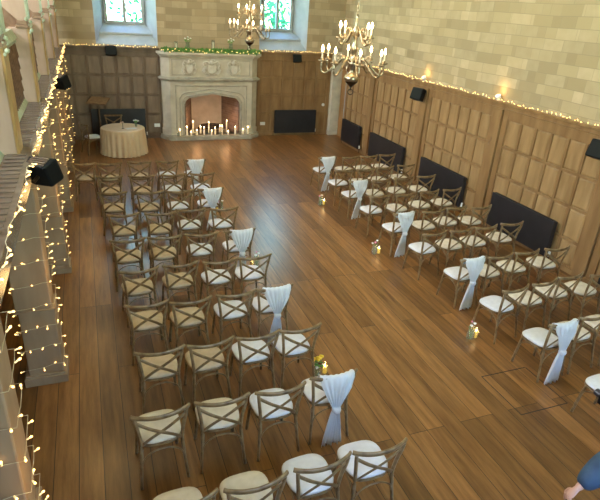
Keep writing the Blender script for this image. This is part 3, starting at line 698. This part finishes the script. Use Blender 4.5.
radiator('wide black radiator on the end wall between fireplace and stone pillar', 'x', 5.95, 7.50, D-.066, .1, .90)
radiator('wide black radiator on the end wall behind the round table', 'x', -.05, 1.58, D-.066, .1, .97)
def speaker(label, loc, rot, s=.26, facing=0):
    t = thing('loudspeaker', label, 'speaker', loc, 0, 'black wall speakers'); t.rotation_euler = rot
    b = BM(); w_, d_, h_ = s*.62, s*.55, s*.5
    prism(b, [(-w_, 0), (w_, 0), (w_*.72, d_*1.2), (-w_*.72, d_*1.2)], -h_, h_); obj('cabinet', b, M['speaker'], t, bevel=.02)
    b = BM(); prism(b, [(-w_*.9, -.012), (w_*.9, -.012), (w_*.9, .0), (-w_*.9, .0)], -h_*.88, h_*.88); obj('grille', b, M['grille'], t, bevel=.005)
    b = BM()
    for k in range(4): box(b, -w_*.6, w_*.6, d_*.2+k*d_*.24, d_*.2+k*d_*.24+.02, h_, h_+.012)
    obj('heat_fin', b, M['ledge'], t)
    b = BM(); tube(b, [(0, d_*1.1, 0), (0, d_*1.1+.10, 0)], .018, 8); obj('bracket', b, M['darkmetal'], t)
    return t
# local -y is the front of the speaker
speaker('black loudspeaker tilted towards the seats from the long oak wall, closer to the chandelier', (W-.34, 12.0, 2.40), (math.radians(-18), 0, -PI/2+.25), .30)
speaker('black loudspeaker high on the long oak wall, cut by the picture edge', (W-.34, 6.36, 2.40), (math.radians(-18), 0, -PI/2+.1), .30)
speaker('black loudspeaker above the radiator between fireplace and stone pillar', (6.63, D-.32, 2.64), (math.radians(-14), 0, 0), .25)
speaker('black loudspeaker under the window above the round table', (.70, D-.32, 2.71), (math.radians(-14), 0, 0), .27)
speaker('large black loudspeaker hanging on the light-wrapped pier close to the camera', (-.46, 5.52, 2.70), (math.radians(-22), 0, PI/2+1.0), .24)
speaker('black loudspeaker on a pier further along, level with the middle rows', (-.46, 11.45, 2.70), (math.radians(-22), 0, PI/2+.9), .25)
for y, lab in ((12.12, 'round white uplighter on the panelling top above the loudspeaker'), (9.26, 'round white uplighter on the panelling top above the small wooden plaque')):
    t = thing('uplighter', lab, 'lamp', (W-.06, y, 2.691), 0, 'white uplighters on the panelling')
    b = BM(); lathe(b, [(.02, 0), (.02, .03), (.055, .05), (.06, .12), (.05, .12), (.045, .06)], seg=14); o = obj('lamp_head', b, M['white'], t, smooth=True); o.rotation_euler = (0, -.5, 0)
    b = BM(); box(b, -.04, .03, -.03, .03, 0, .012); obj('base', b, M['white'], t)
    point('uplighter_glow', (W-.12, y, 2.9), 2.5, (1, .62, .25), .05)
t = thing('wall_plaque', 'small orange-brown wooden plaque on the wide stile of the oak wall', 'plaque', (W-.052, 9.26, 1.83))
b = BM(); box(b, -.02, 0, -.085, .085, -.16, .16); obj('board', b, M['plaque'], t, bevel=.006)
b = BM(); tube(b, smooth_path([(-.025, 0, .09), (-.025, -.03, .04), (-.025, .03, -.02), (-.025, 0, -.08)], 4), .008, 6); obj('carving', b, M['screen'], t)
b = BM(); tube(b, [(7.80, D-.075, 1.06), (7.80, D-.047, 1.06)], .055, 16); o = obj('thermostat', b, M['white'], bevel=.004); tag(o, 'round white thermostat on the panelling beside the stone pillar', 'thermostat')
for x, lab in ((5.55, 'white wall socket beside the fireplace, radiator side'), (1.95, 'white wall socket beside the fireplace, table side')):
    b = BM(); box(b, x-.09, x+.09, D-.058, D-.047, .36, .47); box(b, x-.06, x-.02, D-.064, D-.058, .39, .44); box(b, x+.02, x+.06, D-.064, D-.058, .39, .44)
    o = obj('wall_socket', b, M['white'], bevel=.003); tag(o, lab, 'socket')

# ---------------------------------------------------------------- chandeliers
def chandelier(label, loc, rz, up_rot):
    t = thing('chandelier', label, 'chandelier', loc, rz, 'brass candle chandeliers')   # origin at the bottom ring
    b = BM(); lathe(b, [(.006, .10), (.03, .12), (.035, .15), (.11, .19), (.13, .23), (.10, .28), (.05, .31), (.035, .36), (.075, .42), (.085, .47), (.05, .52), (.03, .58), (.045, .63), (.06, .68), (.035, .74), (.028, .84), (.05, .90), (.055, .95), (.025, 1.0), (.018, 1.10), (.03, 1.14), (.008, 1.18)], seg=18)
    obj('stem', b, M['brass'], t, smooth=True)
    b = BM(); lathe(b, [(.006, .08), (.04, .12), (.10, .17), (.112, .215), (.1, .18)], seg=18); tube(b, [(0, 0, .09), (0, 0, .05)], .01, 8)
    obj('finial', b, M['darkmetal'], t, smooth=True)
    b = BM(); tube(b, [(.042*math.cos(a*PI/8), 0, .02+.042*math.sin(a*PI/8)) for a in range(17)], .007, 6, (0, 1, 0)); obj('ring', b, M['darkmetal'], t, smooth=True)
    def arm(n, R_, z0, zc, off, name, zb):
        for k in range(n):
            a = off+2*PI*k/n; ca, sa = math.cos(a), math.sin(a)
            P = lambda r, z: (r*ca, r*sa, z)
            b = BM(); tube(b, smooth_path([P(.05, z0), P(R_*.35, z0+.07), P(R_*.62, z0-.06), P(R_*.85, zb), P(R_*1.0, zb+.03), P(R_, zc)], 5), .015, 7)
            tube(b, smooth_path([P(R_*.4, z0+.05), P(R_*.5, z0+.12), P(R_*.62, z0+.08), P(R_*.58, z0+.02)], 3), .008, 6)
            ar = obj('arm', b, M['brass'], t, smooth=True)
            b = BM(); lathe(b, [(.012, 0), (.055, .012), (.062, .028), (.05, .022), (.02, .02), (.022, .06), (.018, .062)], P(R_, zc), 12); obj('drip_pan', b, M['brass'], ar, smooth=True)
            b = BM(); lathe(b, [(.013, .055), (.013, .15), (.011, .155)], P(R_, zc), 8); obj('candle_tube', b, M['cream_pad'], ar)
            b = BM(); lathe(b, [(.006, .155), (.017, .17), (.020, .19), (.014, .22), (.003, .25)], P(R_, zc), 10); obj('lamp', b, M['lampflame'], ar, smooth=True)
    arm(8, .50, .46, .46, .2, 'arm', .30); arm(4, .30, .86, .82, up_rot, 'arm', .74)
    # chain up to the ceiling
    b = BM(); z = 1.18; i = 0
    while z < ZC-loc[2]-.05:
        a = (0, 1, 0) if i % 2 else (1, 0, 0); pts = []
        for q in range(9):
            th = 2*PI*q/8; s_, c_ = .016*math.cos(th), .035*math.sin(th)
            pts.append((s_, 0, z+.035+c_) if i % 2 else (0, s_, z+.035+c_))
        tube(b, pts, .005, 5, a, caps=False); z += .058; i += 1
    obj('chain', b, M['brass'], t)
    point('chandelier_light', (loc[0], loc[1], loc[2]+1.0), 60, (1, .66, .34), .35)
    return t
chandelier('brass two-tier chandelier hanging closer to the long oak wall, in front of the alcove', (3.94, 8.0, 3.02), -.46, .635)
chandelier('brass two-tier chandelier hanging in front of the fireplace end window', (3.92, 14.0, 3.14), -.32, .34)

# ---------------------------------------------------------------- chairs
def make_chair(label, pad):
    t = thing('cross_back_chair', label, 'chair')
    ch = M['chair']
    # seat frame ring and pad
    def outline(s, n=28):
        o_ = []
        for k in range(n):
            a = 2*PI*k/n; ca, sa = math.cos(a), math.sin(a); e = .62
            x = math.copysign(abs(ca)**e, ca); y = math.copysign(abs(sa)**e, sa)
            w_ = .205+.022*(y+1)/2
            o_.append((x*w_*s, y*.215*s+.012))
        return o_
    b = BM(); prism(b, outline(1.0), .425, .452); obj('seat_frame', b, ch, t, bevel=.006)
    b = BM(); rings = []
    for s, z in ((.93, .453), (.985, .462), (.985, .474), (.93, .487), (.7, .492), (.35, .494)):
        rings.append([b.verts.new((x, y, z)) for x, y in outline(s)])
    for i in range(len(rings)-1):
        for k in range(28): b.faces.new((rings[i][k], rings[i][(k+1) % 28], rings[i+1][(k+1) % 28], rings[i+1][k]))
    b.faces.new(rings[-1]); b.faces.new(rings[0][::-1]); obj('seat', b, M[pad], t, smooth=True)
    for s in (-1, 1):
        b = BM(); tube(b, smooth_path([(s*.222, -.27, .002), (s*.205, -.235, .22), (s*.19, -.205, .44), (s*.20, -.212, .60), (s*.222, -.235, .75), (s*.232, -.245, .84)], 4), [.015]*6+[.0178]*15, 8); obj('leg', b, ch, t, smooth=True)
        b = BM(); tube(b, smooth_path([(s*.205, .205, .002), (s*.19, .185, .22), (s*.172, .16, .43)], 4), .017, 8); obj('leg', b, ch, t, smooth=True)
    b = BM(); tube(b, smooth_path([(-.262, -.222, .856), (-.225, -.245, .853), (-.12, -.278, .845), (0, -.29, .841), (.12, -.278, .845), (.225, -.245, .853), (.262, -.222, .856)], 4), .015, 8, (0, 0, 1), .025); obj('top_rail', b, ch, t, smooth=True)
    for s in (-1, 1):
        b = BM(); y_ = -.006*s
        tube(b, smooth_path([(-s*.222, -.24, .785), (-s*.11, -.258+y_, .71), (0, -.258+y_, .64), (s*.10, -.242+y_, .57), (s*.188, -.205, .475)], 4), .018, 6, (0, 1, 0), .007); obj('cross_slat', b, ch, t, smooth=True)
    # bentwood braces under the seat
    for (p, q) in (((-.205, -.235), (.205, -.235)), ((-.195, .185), (.195, .185)), ((-.2, -.235), (-.19, .185)), ((.2, -.235), (.19, .185))):
        mx_, my_ = (p[0]+q[0])/2, (p[1]+q[1])/2
        ins = .82
        L1 = (p[0]*.98, p[1]*.98, .24); L2 = (q[0]*.98, q[1]*.98, .24)
        a1 = (mx_+(p[0]-mx_)*.82, my_+(p[1]-my_)*.82, .345); a2 = (mx_+(q[0]-mx_)*.82, my_+(q[1]-my_)*.82, .345)
        c1 = (mx_+(p[0]-mx_)*.42, my_+(p[1]-my_)*.42*ins, .405); c2 = (mx_+(q[0]-mx_)*.42, my_+(q[1]-my_)*.42*ins, .405)
        b = BM(); tube(b, smooth_path([L1, a1, c1, ((c1[0]+c2[0])/2, (c1[1]+c2[1])/2, .418), c2, a2, L2], 3), .008, 6); obj('leg_brace', b, ch, t, smooth=True)
    return t
LB = [[(-.30, 12.13, -5), (.24, 12.04, -1), (.88, 12.06, -1), (1.49, 12.04, -1), (2.11, 12.05, -4)],
 [(.20, 11.07, -3), (.83, 11.02, -2), (1.48, 11.01, 1), (2.09, 10.98, 0)],
 [(.21, 10.05, -3), (.88, 9.97, 3), (1.45, 9.93, 3), (2.05, 9.95, 0)],
 [(.33, 8.87, 1), (.93, 8.81, -1), (1.47, 8.89, -2), (2.07, 8.83, 3)],
 [(.32, 7.78, 1), (.87, 7.78, 1), (1.45, 7.77, -2), (2.08, 7.78, 0)],
 [(.40, 6.73, 6), (.97, 6.78, 5), (1.53, 6.75, 3), (2.05, 6.77, 4)],
 [(.40, 5.80, 1), (.93, 5.75, 4), (1.51, 5.78, 2), (2.04, 5.80, 2)],
 [(.43, 4.80, 1), (.98, 4.80, 5), (1.52, 4.80, 2), (2.04, 4.80, 3)],
 [(.32, 3.85, 3), (.89, 3.86, -1), (1.47, 3.85, 1), (2.06, 3.90, -1)],
 [(.36, 2.84, 3), (.93, 2.84, 2), (1.51, 2.87, 3), (2.05, 2.88, 0)]]
RB = [[(5.40, 11.84, 4), (6.02, 11.80, 8), (6.55, 11.82, 6), (7.12, 11.88, 6)],
 [(5.37, 10.76, 6), (5.92, 10.75, 8), (6.47, 10.82, 6), (7.10, 10.90, 4)],
 [(5.33, 9.91, 5), (5.89, 9.91, 7), (6.49, 9.97, 4), (7.10, 9.99, 4)],
 [(5.31, 8.92, 7), (5.91, 8.91, 9), (6.54, 8.99, 8), (7.13, 9.02, 7)],
 [(5.30, 7.93, 5), (5.92, 7.91, 3), (6.52, 8.00, 6), (7.06, 7.92, 7)],
 [(5.31, 6.95, 6), (5.89, 6.98, 5), (6.44, 7.00, 5), (7.05, 7.04, 0)],
 [(5.34, 5.92, 3), (5.85, 5.90, 5), (6.41, 5.93, 3), (7.03, 5.92, -2)],
 [(5.32, 4.94, 8), (5.89, 4.99, 7), (6.45, 5.06, 4), (7.00, 5.00, 7)],
 [(5.30, 4.04, 3), (5.84, 4.06, 3), (6.42, 4.08, 2)],
 [(5.32, 3.00, 4)]]
ORD = ['first', 'second', 'third', 'fourth', 'fifth', 'sixth', 'seventh', 'eighth', 'ninth', 'tenth']
protos = {}
def chair(x, y, deg, pad, label, group):
    a = math.radians(deg)
    loc = (x-math.sin(a)*.262, y+math.cos(a)*.262, 0)
    if pad not in protos:
        c = make_chair(label, pad); c.location = loc; c.rotation_euler = (0, 0, a); protos[pad] = c; c['group'] = group; return c
    return dup(protos[pad], loc, a, label, group)
SASH = []
for side, B_, where in (('L', LB, 'pillar-side'), ('R', RB, 'panelling-side')):
    for i, row in enumerate(B_):
        for j, (x, y, a) in enumerate(row):
            from_aisle = (len(row)-1-j) if side == 'L' else j
            if side == 'L': pad = 'white_pad' if from_aisle < 2 else 'warm_lit_pad'
            else: pad = 'white_pad' if from_aisle == 0 else 'cream_pad'
            if side == 'L' and i >= 8: pad = 'white_pad' if from_aisle < 2 else 'cream_pad'
            colr = {'white_pad': 'white', 'warm_lit_pad': 'tan', 'cream_pad': 'cream'}[pad]
            pos = 'on the aisle' if from_aisle == 0 else ORD[from_aisle]+' in from the aisle'
            lab = '%s-seated cross-back chair, %s block, %s row from fireplace, %s' % (colr, where, ORD[i], pos)
            sash = from_aisle == 0 and i % 2 == 0
            if sash: lab = '%s-seated cross-back chair under a white sash, %s block, %s row from fireplace' % (colr, where, ORD[i])
            chair(x, y, a, pad, lab, 'cross-back chairs, %s block' % where)
            if sash: SASH.append((x, y, a, side, i, where))

# sashes: draped over the rail, gathered at a knot, tail falling behind the chair
def make_sash(label, flip=1, tail=0):
    t = thing('chair_sash', label, 'sash')
    b = BM(); n = 30; rows = []
    def half(z):  # half width along the drop
        ks = [(.92, .195), (.80, .185), (.64, .115), (.50, .045), (.46, .038), (.38, .058), (.24, .085), (.08, .115), (.02, .12)]
        for (a, ha), (c, hc) in zip(ks[:-1], ks[1:]):
            if a >= z >= c: f = (a-z)/(a-c); return ha+(hc-ha)*f
        return ks[-1][1]
    cols = 36
    prof = [(-.262+.045, .76), (-.262+.035, .83), (-.262+.02, .868), (-.262, .880), (-.288, .877), (-.306, .857), (-.316, .82)]
    zs = [.78, .72, .66, .60, .55, .52, .49, .46, .43, .38, .30, .22, .15, .08, .02]
    for (y, z) in prof:
        hw = .185 if y > -.28 else half(z)
        rows.append([(y, z, hw)])
    for z in zs: rows.append([(-.318-.04*max(0, (.47-z))*1.5, z, half(z))])
    grid = []
    for r_ in rows:
        y, z, hw = r_[0]; line_ = []
        gath = min(1, (.20-hw)/.13) if hw < .2 else 0
        for k in range(cols+1):
            u = k/cols*2-1
            cx = flip*.025+tail*max(0, (.47-z))*.36
            bow = -.0*(1-u*u)
            amp = .004+.016*gath
            yy = y + amp*math.sin(u*PI*6.5+z*3)+ .006*math.sin(u*21)*(gath) + (-(1-u*u)*.012 if z > .77 else 0) + (.03*(u*u) if (z > .75) else 0)
            line_.append(b.verts.new((cx+u*hw, yy, z+(.012*math.sin(u*9) if z < .04 else 0))))
        grid.append(line_)
    for i in range(len(grid)-1):
        for k in range(cols): b.faces.new((grid[i][k], grid[i][k+1], grid[i+1][k+1], grid[i+1][k]))
    o = obj('drape', b, M['chiffon'], t, smooth=True); sl = o.modifiers.new('thickness', 'SOLIDIFY'); sl.thickness = .004
    b = BM(); cx = flip*.025
    lathe(b, [(.036, .435), (.047, .45), (.05, .47), (.046, .49), (.037, .50)], (cx, -.325, 0), 14)
    for k in range(7): a = k*.9; ball(b, (cx+.02*math.cos(a), -.36, .468+.02*math.sin(a)), .017, 1, (1, .6, 1))
    obj('knot', b, M['chiffon'], t, smooth=True)
    return t
for s, (x, y, a, side, i, where) in enumerate(SASH):
    ar = math.radians(a); loc = (x-math.sin(ar)*.262, y+math.cos(ar)*.262, 0)
    lab = 'white chiffon sash knotted on the aisle chair, %s block, %s row from fireplace' % (where, ORD[i])
    t = make_sash(lab, 1 if side == 'L' else 0, -.15 if side == 'L' else -.4); t.location = loc; t.rotation_euler = (0, 0, ar); t['group'] = 'white sashes on the aisle chairs'

# ---------------------------------------------------------------- aisle flowers and candle jars
def jar_candle(label, loc, h_=.10, r=.035, m='candle_y'):
    t = thing('candle_jar', label, 'candle jar', loc, 0, 'candles in jars along the aisle')
    b = BM(); lathe(b, [(r, 0), (r*1.1, .01), (r*1.12, h_*1.45)], seg=14, cap=False); lathe(b, [(.001, .003), (r, .003)], seg=14, cap=False); obj('glass', b, M['glass'], t, smooth=True)
    b = BM(); lathe(b, [(r*.8, .006), (r*.8, h_), (r*.3, h_-.004)], seg=12); obj('candle', b, M[m], t)
    b = BM(); lathe(b, [(.001, 0), (.007, .01), (.008, .017), (.001, .04)], (0, 0, h_), 8); obj('flame', b, M['flame'], t, smooth=True)
    point('jar_glow', (loc[0], loc[1], h_+.09), .35, (1, .55, .2), .02)
    return t
def aisle_set(x, y, side, what, bl, dx=.1):
    vase('glass vase of %s on the floor %s' % (what, side), (x, y, .001), .19, .055, bl, False, 'small vases along the aisle')
    jar_candle('yellow candle jar on the floor %s' % side, (x+dx, y+.01, .001))
pk = [(-.03, 0, .03, .035, 'petal_p'), (.04, .01, .04, .03, 'petal_w'), (0, -.03, .06, .025, 'petal_w')]
wp = [(-.06, 0, .04, .03, 'petal_w'), (.0, 0, .05, .035, 'petal_p'), (.05, .03, .07, .035, 'petal_w')]
bw = [(-.02, 0, .03, .035, 'petal_w'), (.03, 0, .06, .035, 'petal_w'), (0, .03, .08, .025, 'petal_p')]
aisle_set(4.84, 10.86, 'by the second row, panelling-side block', 'pink and white flowers', pk)
aisle_set(4.82, 8.08, 'by the fifth row, panelling-side block', 'pink and white flowers', wp)
aisle_set(4.84, 5.12, 'by the eighth row, panelling-side block', 'white flowers', bw)
aisle_set(2.47, 10.92, 'by the second row, pillar-side block', 'pink and white flowers', pk, -.09)
aisle_set(2.47, 8.10, 'by the fifth row, pillar-side block', 'pale flowers', bw, -.09)
vase('glass vase of yellow roses and red blooms at the aisle, pillar-side ninth row', (2.33, 4.90, .001), .20, .05,
     [(0, 0, .10, .055, 'petal_y'), (-.05, .03, .08, .05, 'petal_y'), (.05, .03, .10, .045, 'petal_y'), (.01, -.04, .04, .035, 'petal_r'), (.05, -.03, .02, .03, 'petal_w'), (-.03, -.04, .0, .03, 'petal_w')], True, 'small vases along the aisle')
jar_candle('yellow candle in a glass jar at the aisle, pillar-side ninth row', (2.47, 4.98, .001))

# ---------------------------------------------------------------- table group
t = thing('round_table', 'round table hidden under the champagne cloth by the dark end wall', 'table', (.78, 16.2, 0))
b = BM(); lathe(b, [(.58, .715), (.59, .72), (.59, .738), (.58, .742)], seg=40); obj('tabletop', b, M['oak_dark'], t)
for k in range(4): a = k*PI/2+PI/4; b = BM(); tube(b, [(.38*math.cos(a), .38*math.sin(a), .001), (.30*math.cos(a), .30*math.sin(a), .715)], .02, 8); obj('leg', b, M['oak_dark'], t)
b = BM(); n = 160; rings = []
for j, (r_, z, am) in enumerate(((.02, .747, 0), (.3, .747, 0), (.57, .747, 0), (.60, .742, 0), (.612, .72, .004), (.618, .62, .010), (.628, .45, .018), (.635, .25, .025), (.645, .06, .030), (.648, .012, .032))):
    rings.append([b.verts.new(((r_+am*math.sin(a_*26+.6*math.sin(a_*5)))*math.cos(a_), (r_+am*math.sin(a_*26+.6*math.sin(a_*5)))*math.sin(a_), z)) for a_ in [2*PI*k/n for k in range(n)]])
for j in range(len(rings)-1):
    for k in range(n): b.faces.new((rings[j][k], rings[j][(k+1) % n], rings[j+1][(k+1) % n], rings[j+1][k]))
b.faces.new(rings[0][::-1])
o = obj('tablecloth', b, M['cloth'], smooth=True, loc=(.78, 16.2, 0)); tag(o, 'champagne pleated cloth falling to the floor over the round table', 'tablecloth')
vase('small vase of white flowers on the round table', (1.16, 16.25, .749), .12, .035, [(0, 0, .06, .05, 'petal_w'), (.06, 0, .04, .045, 'petal_w'), (-.05, .01, .05, .04, 'petal_w')], True)
t = thing('flower_stem_holder', 'small dark stand with a pink-tinged flower on the round table', 'flower holder', (.78, 16.02, .749))
b = BM(); lathe(b, [(.04, 0), (.04, .006), (.008, .012), (.006, .15), (.012, .16)], seg=12); obj('stand', b, M['darkmetal'], t, smooth=True)
b = BM(); flower(b, (0, 0, .175), .045); flower(b, (-.05, .01, .165), .035); obj('bloom', b, mat('blush_petals', (.80, .62, .56), .6), t, smooth=True)
b = BM(); box(b, -.15, .15, -.1, .1, 0, .004); o = obj('paper_sheet', b, M['white'], loc=(1.0, 16.0, .749)); tag(o, 'white paper sheet lying flat on the round table', 'paper'); o.rotation_euler = (0, 0, .3)
c = dup(protos['white_pad'], (-.06, 16.30, 0), -PI/2+.45, 'cross-back chair side-on at the round table, towards the piers', 'chairs at the round table')
c = dup(protos['white_pad'], (.60, 17.15, 0), PI+.05, 'cross-back chair behind the round table before the radiator', 'chairs at the round table')
# music stand / lectern
t = thing('wooden_lectern', 'dark wooden lectern with sloping top behind the round table', 'lectern', (.20, 17.55, .001))
b = BM(); lathe(b, [(.16, 0), (.16, .02), (.05, .05), (.028, .08), (.024, .6), (.034, .65), (.022, .7), (.022, 1.21)], seg=14); obj('stem', b, M['oak_dark'], t, smooth=True)
b = BM(); prism(b, [(-.20, 1.18), (.20, 1.32), (.20, 1.345), (-.20, 1.205)], -.30, .30, 'x'); prism(b, [(-.215, 1.18), (-.195, 1.18), (-.21, 1.24), (-.225, 1.235)], -.30, .30, 'x')
o = obj('book_rest', b, M['screen'], t, bevel=.004); o.rotation_euler = (0, 0, -.45)

# ---------------------------------------------------------------- the photographer at the picture's edge
def skinned(name, verts, edges, radii, m, parent, root=0, sub=2):
    me = bpy.data.meshes.new(name); me.from_pydata(verts, edges, []); me.update(); o = bpy.data.objects.new(name, me); C.objects.link(o)
    if parent is not None: o.parent = parent
    sk = o.modifiers.new('skin', 'SKIN'); sk.use_smooth_shade = True
    for i, r_ in enumerate(radii):
        me.skin_vertices[0].data[i].radius = (r_, r_) if not isinstance(r_, tuple) else r_; me.skin_vertices[0].data[i].use_root = (i == root)
    s_ = o.modifiers.new('smooth', 'SUBSURF'); s_.levels = sub; s_.render_levels = sub
    me.materials.append(m); return o
px, py = 3.98, 1.66
per = thing('person', 'person in a blue jacket reaching an arm out, standing behind the last aisle chair', 'person', (0, 0, 0))
sh, el, wr = Vector((3.62, 1.86, 1.34)), Vector((3.42, 1.92, 1.20)), Vector((3.20, 1.93, 1.02))
rsh, rel, rwr = Vector((4.20, 1.80, 1.38)), Vector((4.24, 2.08, 1.15)), Vector((4.12, 2.32, 1.24))
V = [(px, py, .98), (px, py+.02, 1.15), (px, py+.10, 1.38), (px, py+.13, 1.49), (px, py+.16, 1.57), tuple(sh), tuple(el), tuple(wr), tuple(rsh), tuple(rel), tuple(rwr),
     (px-.10, py, .92), (px-.12, py+.04, .50), (px-.13, py, .10), (px+.10, py, .92), (px+.12, py+.02, .50), (px+.13, py-.02, .10)]
Ed = [(0, 1), (1, 2), (2, 3), (3, 4), (2, 5), (5, 6), (6, 7), (2, 8), (8, 9), (9, 10), (0, 11), (11, 12), (12, 13), (0, 14), (14, 15), (15, 16)]
Rd = [.12, .125, .12, .055, .06, .05, .04, .03, .05, .04, .03, .08, .055, .038, .08, .055, .038]
bd = skinned('body', V, Ed, Rd, M['skin'], per)
jk = skinned('jacket', [V[0], V[1], V[2], V[3], V[5], V[6], tuple(wr+(el-wr)*.12), V[8], V[9], tuple(rwr+(rel-rwr)*.15), (px, py-.01, .84)], [(0, 1), (1, 2), (2, 3), (2, 4), (4, 5), (5, 6), (2, 7), (7, 8), (8, 9), (0, 10)], [.17, .175, .165, .075, .135, .125, .062, .09, .07, .05, .175], M['blue'], per)
tr = skinned('trousers', [(px, py, .95), V[11], V[12], V[13], V[14], V[15], V[16]], [(0, 1), (1, 2), (2, 3), (0, 4), (4, 5), (5, 6)], [.15, .105, .078, .06, .105, .078, .06], M['navy'], per)
for s in (-1, 1):
    b = BM(); ball(b, (px+s*.13, py+.06, .05), .05, 2, (.95, 2.3, .95)); obj('shoe', b, M['black'], per, smooth=True)
b = BM(); ball(b, (px, py+.20, 1.68), .105, 3, (.78, .95, 1.15))
ball(b, (px, py+.305, 1.67), .02, 2, (.8, 1, 1.4)); 
for s in (-1, 1): ball(b, (px+s*.083, py+.19, 1.67), .025, 2, (.4, .8, 1.3))
tube(b, [(px-.02, py+.297, 1.625), (px+.02, py+.297, 1.625)], .006, 6)
hd = obj('head', b, M['skin'], per, smooth=True)
b = BM()
for s in (-1, 1): ball(b, (px+s*.032, py+.292, 1.70), .011, 2)
obj('eye', b, M['black'], hd, smooth=True)
b = BM(); ball(b, (px, py+.18, 1.715), .108, 3, (.84, .98, 1.0)); obj('hair', b, M['hair'], hd, smooth=True)
def hand(w0, fwd, up_, side, curl, name='hand'):
    """palm plus five bent fingers rooted inside it; fwd from wrist, up_ = back of the hand, side = thumb side"""
    fwd = fwd.normalized(); up_ = (up_-fwd*up_.dot(fwd)).normalized(); side_ = fwd.cross(up_)*side
    P = lambda f, s_, u: tuple(w0+fwd*f+side_*s_+up_*u)
    skinned('palm', [P(-.03, 0, 0), P(.0, 0, 0), P(.04, .0, 0), P(.085, .0, 0)], [(0, 1), (1, 2), (2, 3)], [(.026, .026), (.026, .02), (.036, .016), (.038, .014)], M['skin'], per)
    for k, (s_, l) in enumerate(((.030, .072), (.010, .080), (-.011, .074), (-.030, .058))):
        skinned('finger', [P(.07, s_*.9, 0), P(.09, s_, 0), P(.09+l*.45, s_*1.1, -curl*.35*l), P(.09+l*.72, s_*1.1, -curl*.85*l), P(.09+l*.82, s_*1.1, -curl*1.3*l)], [(0, 1), (1, 2), (2, 3), (3, 4)], [.010, .0095, .009, .008, .007], M['skin'], per)
    skinned('thumb', [P(.02, .022, 0), P(.045, .048, -.008), P(.075, .06, -.02), P(.098, .055, -.03)], [(0, 1), (1, 2), (2, 3)], [.013, .012, .010, .008], M['skin'], per)
hand(wr, Vector((-.6, .1, -.8)), Vector((-.6, .2, .8)), 1, 1.5)
hand(rwr, Vector((-.5, .9, .1)), Vector((.6, .2, .6)), -1, .9)
t = thing('camera', 'black camera held up by the person in the blue jacket', 'camera', (4.035, 2.47, 1.25))
b = BM(); box(b, -.07, .07, -.03, .03, -.045, .045); box(b, -.025, .025, -.025, .03, .045, .07); obj('camera_body', b, M['speaker'], t, bevel=.008)
b = BM(); tube(b, [(0, .03, 0), (0, .11, 0)], .035, 16); obj('lens', b, M['black_edge'], t)
# dark bag the reaching hand rests on, standing on the floor
t = thing('black_bag', 'black bag hanging from the outstretched hand of the person in blue', 'bag', (3.14, 1.93, -.03))
b = BM(); prism(b, [(-.17, .42), (.17, .42), (.14, .78), (-.14, .78)], -.06, .06, 'y'); obj('bag_body', b, M['navy'], t, bevel=.02)
b = BM(); tube(b, smooth_path([(-.08, 0, .77), (-.06, 0, .90), (0, 0, .955), (.06, 0, .90), (.08, 0, .77)], 4), .009, 6); obj('strap', b, M['black'], t, smooth=True)

# ---------------------------------------------------------------- outside the end windows
b = BM(); box(b, -20, 28, D+2, D+40, -1.2, -1.0); struct('ground_outside', b, M['grass'])
for i, (x, y, r_, z) in enumerate(((-2.6, 25.5, 1.8, 3.4), (2.3, 27.5, 2.0, 2.2), (7.4, 24.5, 1.6, 3.4), (9.9, 29, 2.3, 4.2), (13.6, 25.0, 2.0, 3.6))):
    t = thing('garden_tree', ['green tree seen through the window above the round table', 'low green tree beyond the window over the round table', 'bright green tree behind the window next to the chandelier', 'tall green tree behind the window by the stone pillar', 'outermost green tree beyond the end wall'][i], 'tree', (x, y, -1), 0, 'trees outside the end windows')
    b = BM(); tube(b, [(0, 0, 0), (.1, 0, z*.5), (0, .1, z)], [.16, .12, .06], 8); obj('trunk', b, M['bark'], t, smooth=True)
    b = BM()
    for k in range(420):
        d = Vector((random.gauss(0, 1), random.gauss(0, 1), random.gauss(0, .8))).normalized()*r_*random.uniform(.35, 1)
        p = Vector((0, 0, z+r_*.5))+d; a = Vector((random.uniform(-1, 1), random.uniform(-1, 1), random.uniform(-1, 1))).normalized(); q = a.orthogonal().normalized(); l = .16
        b.faces.new([b.verts.new(p-a*l), b.verts.new(p+q*l*.6), b.verts.new(p+a*l), b.verts.new(p-q*l*.6)])
    obj('foliage', b, M['crown'], t)
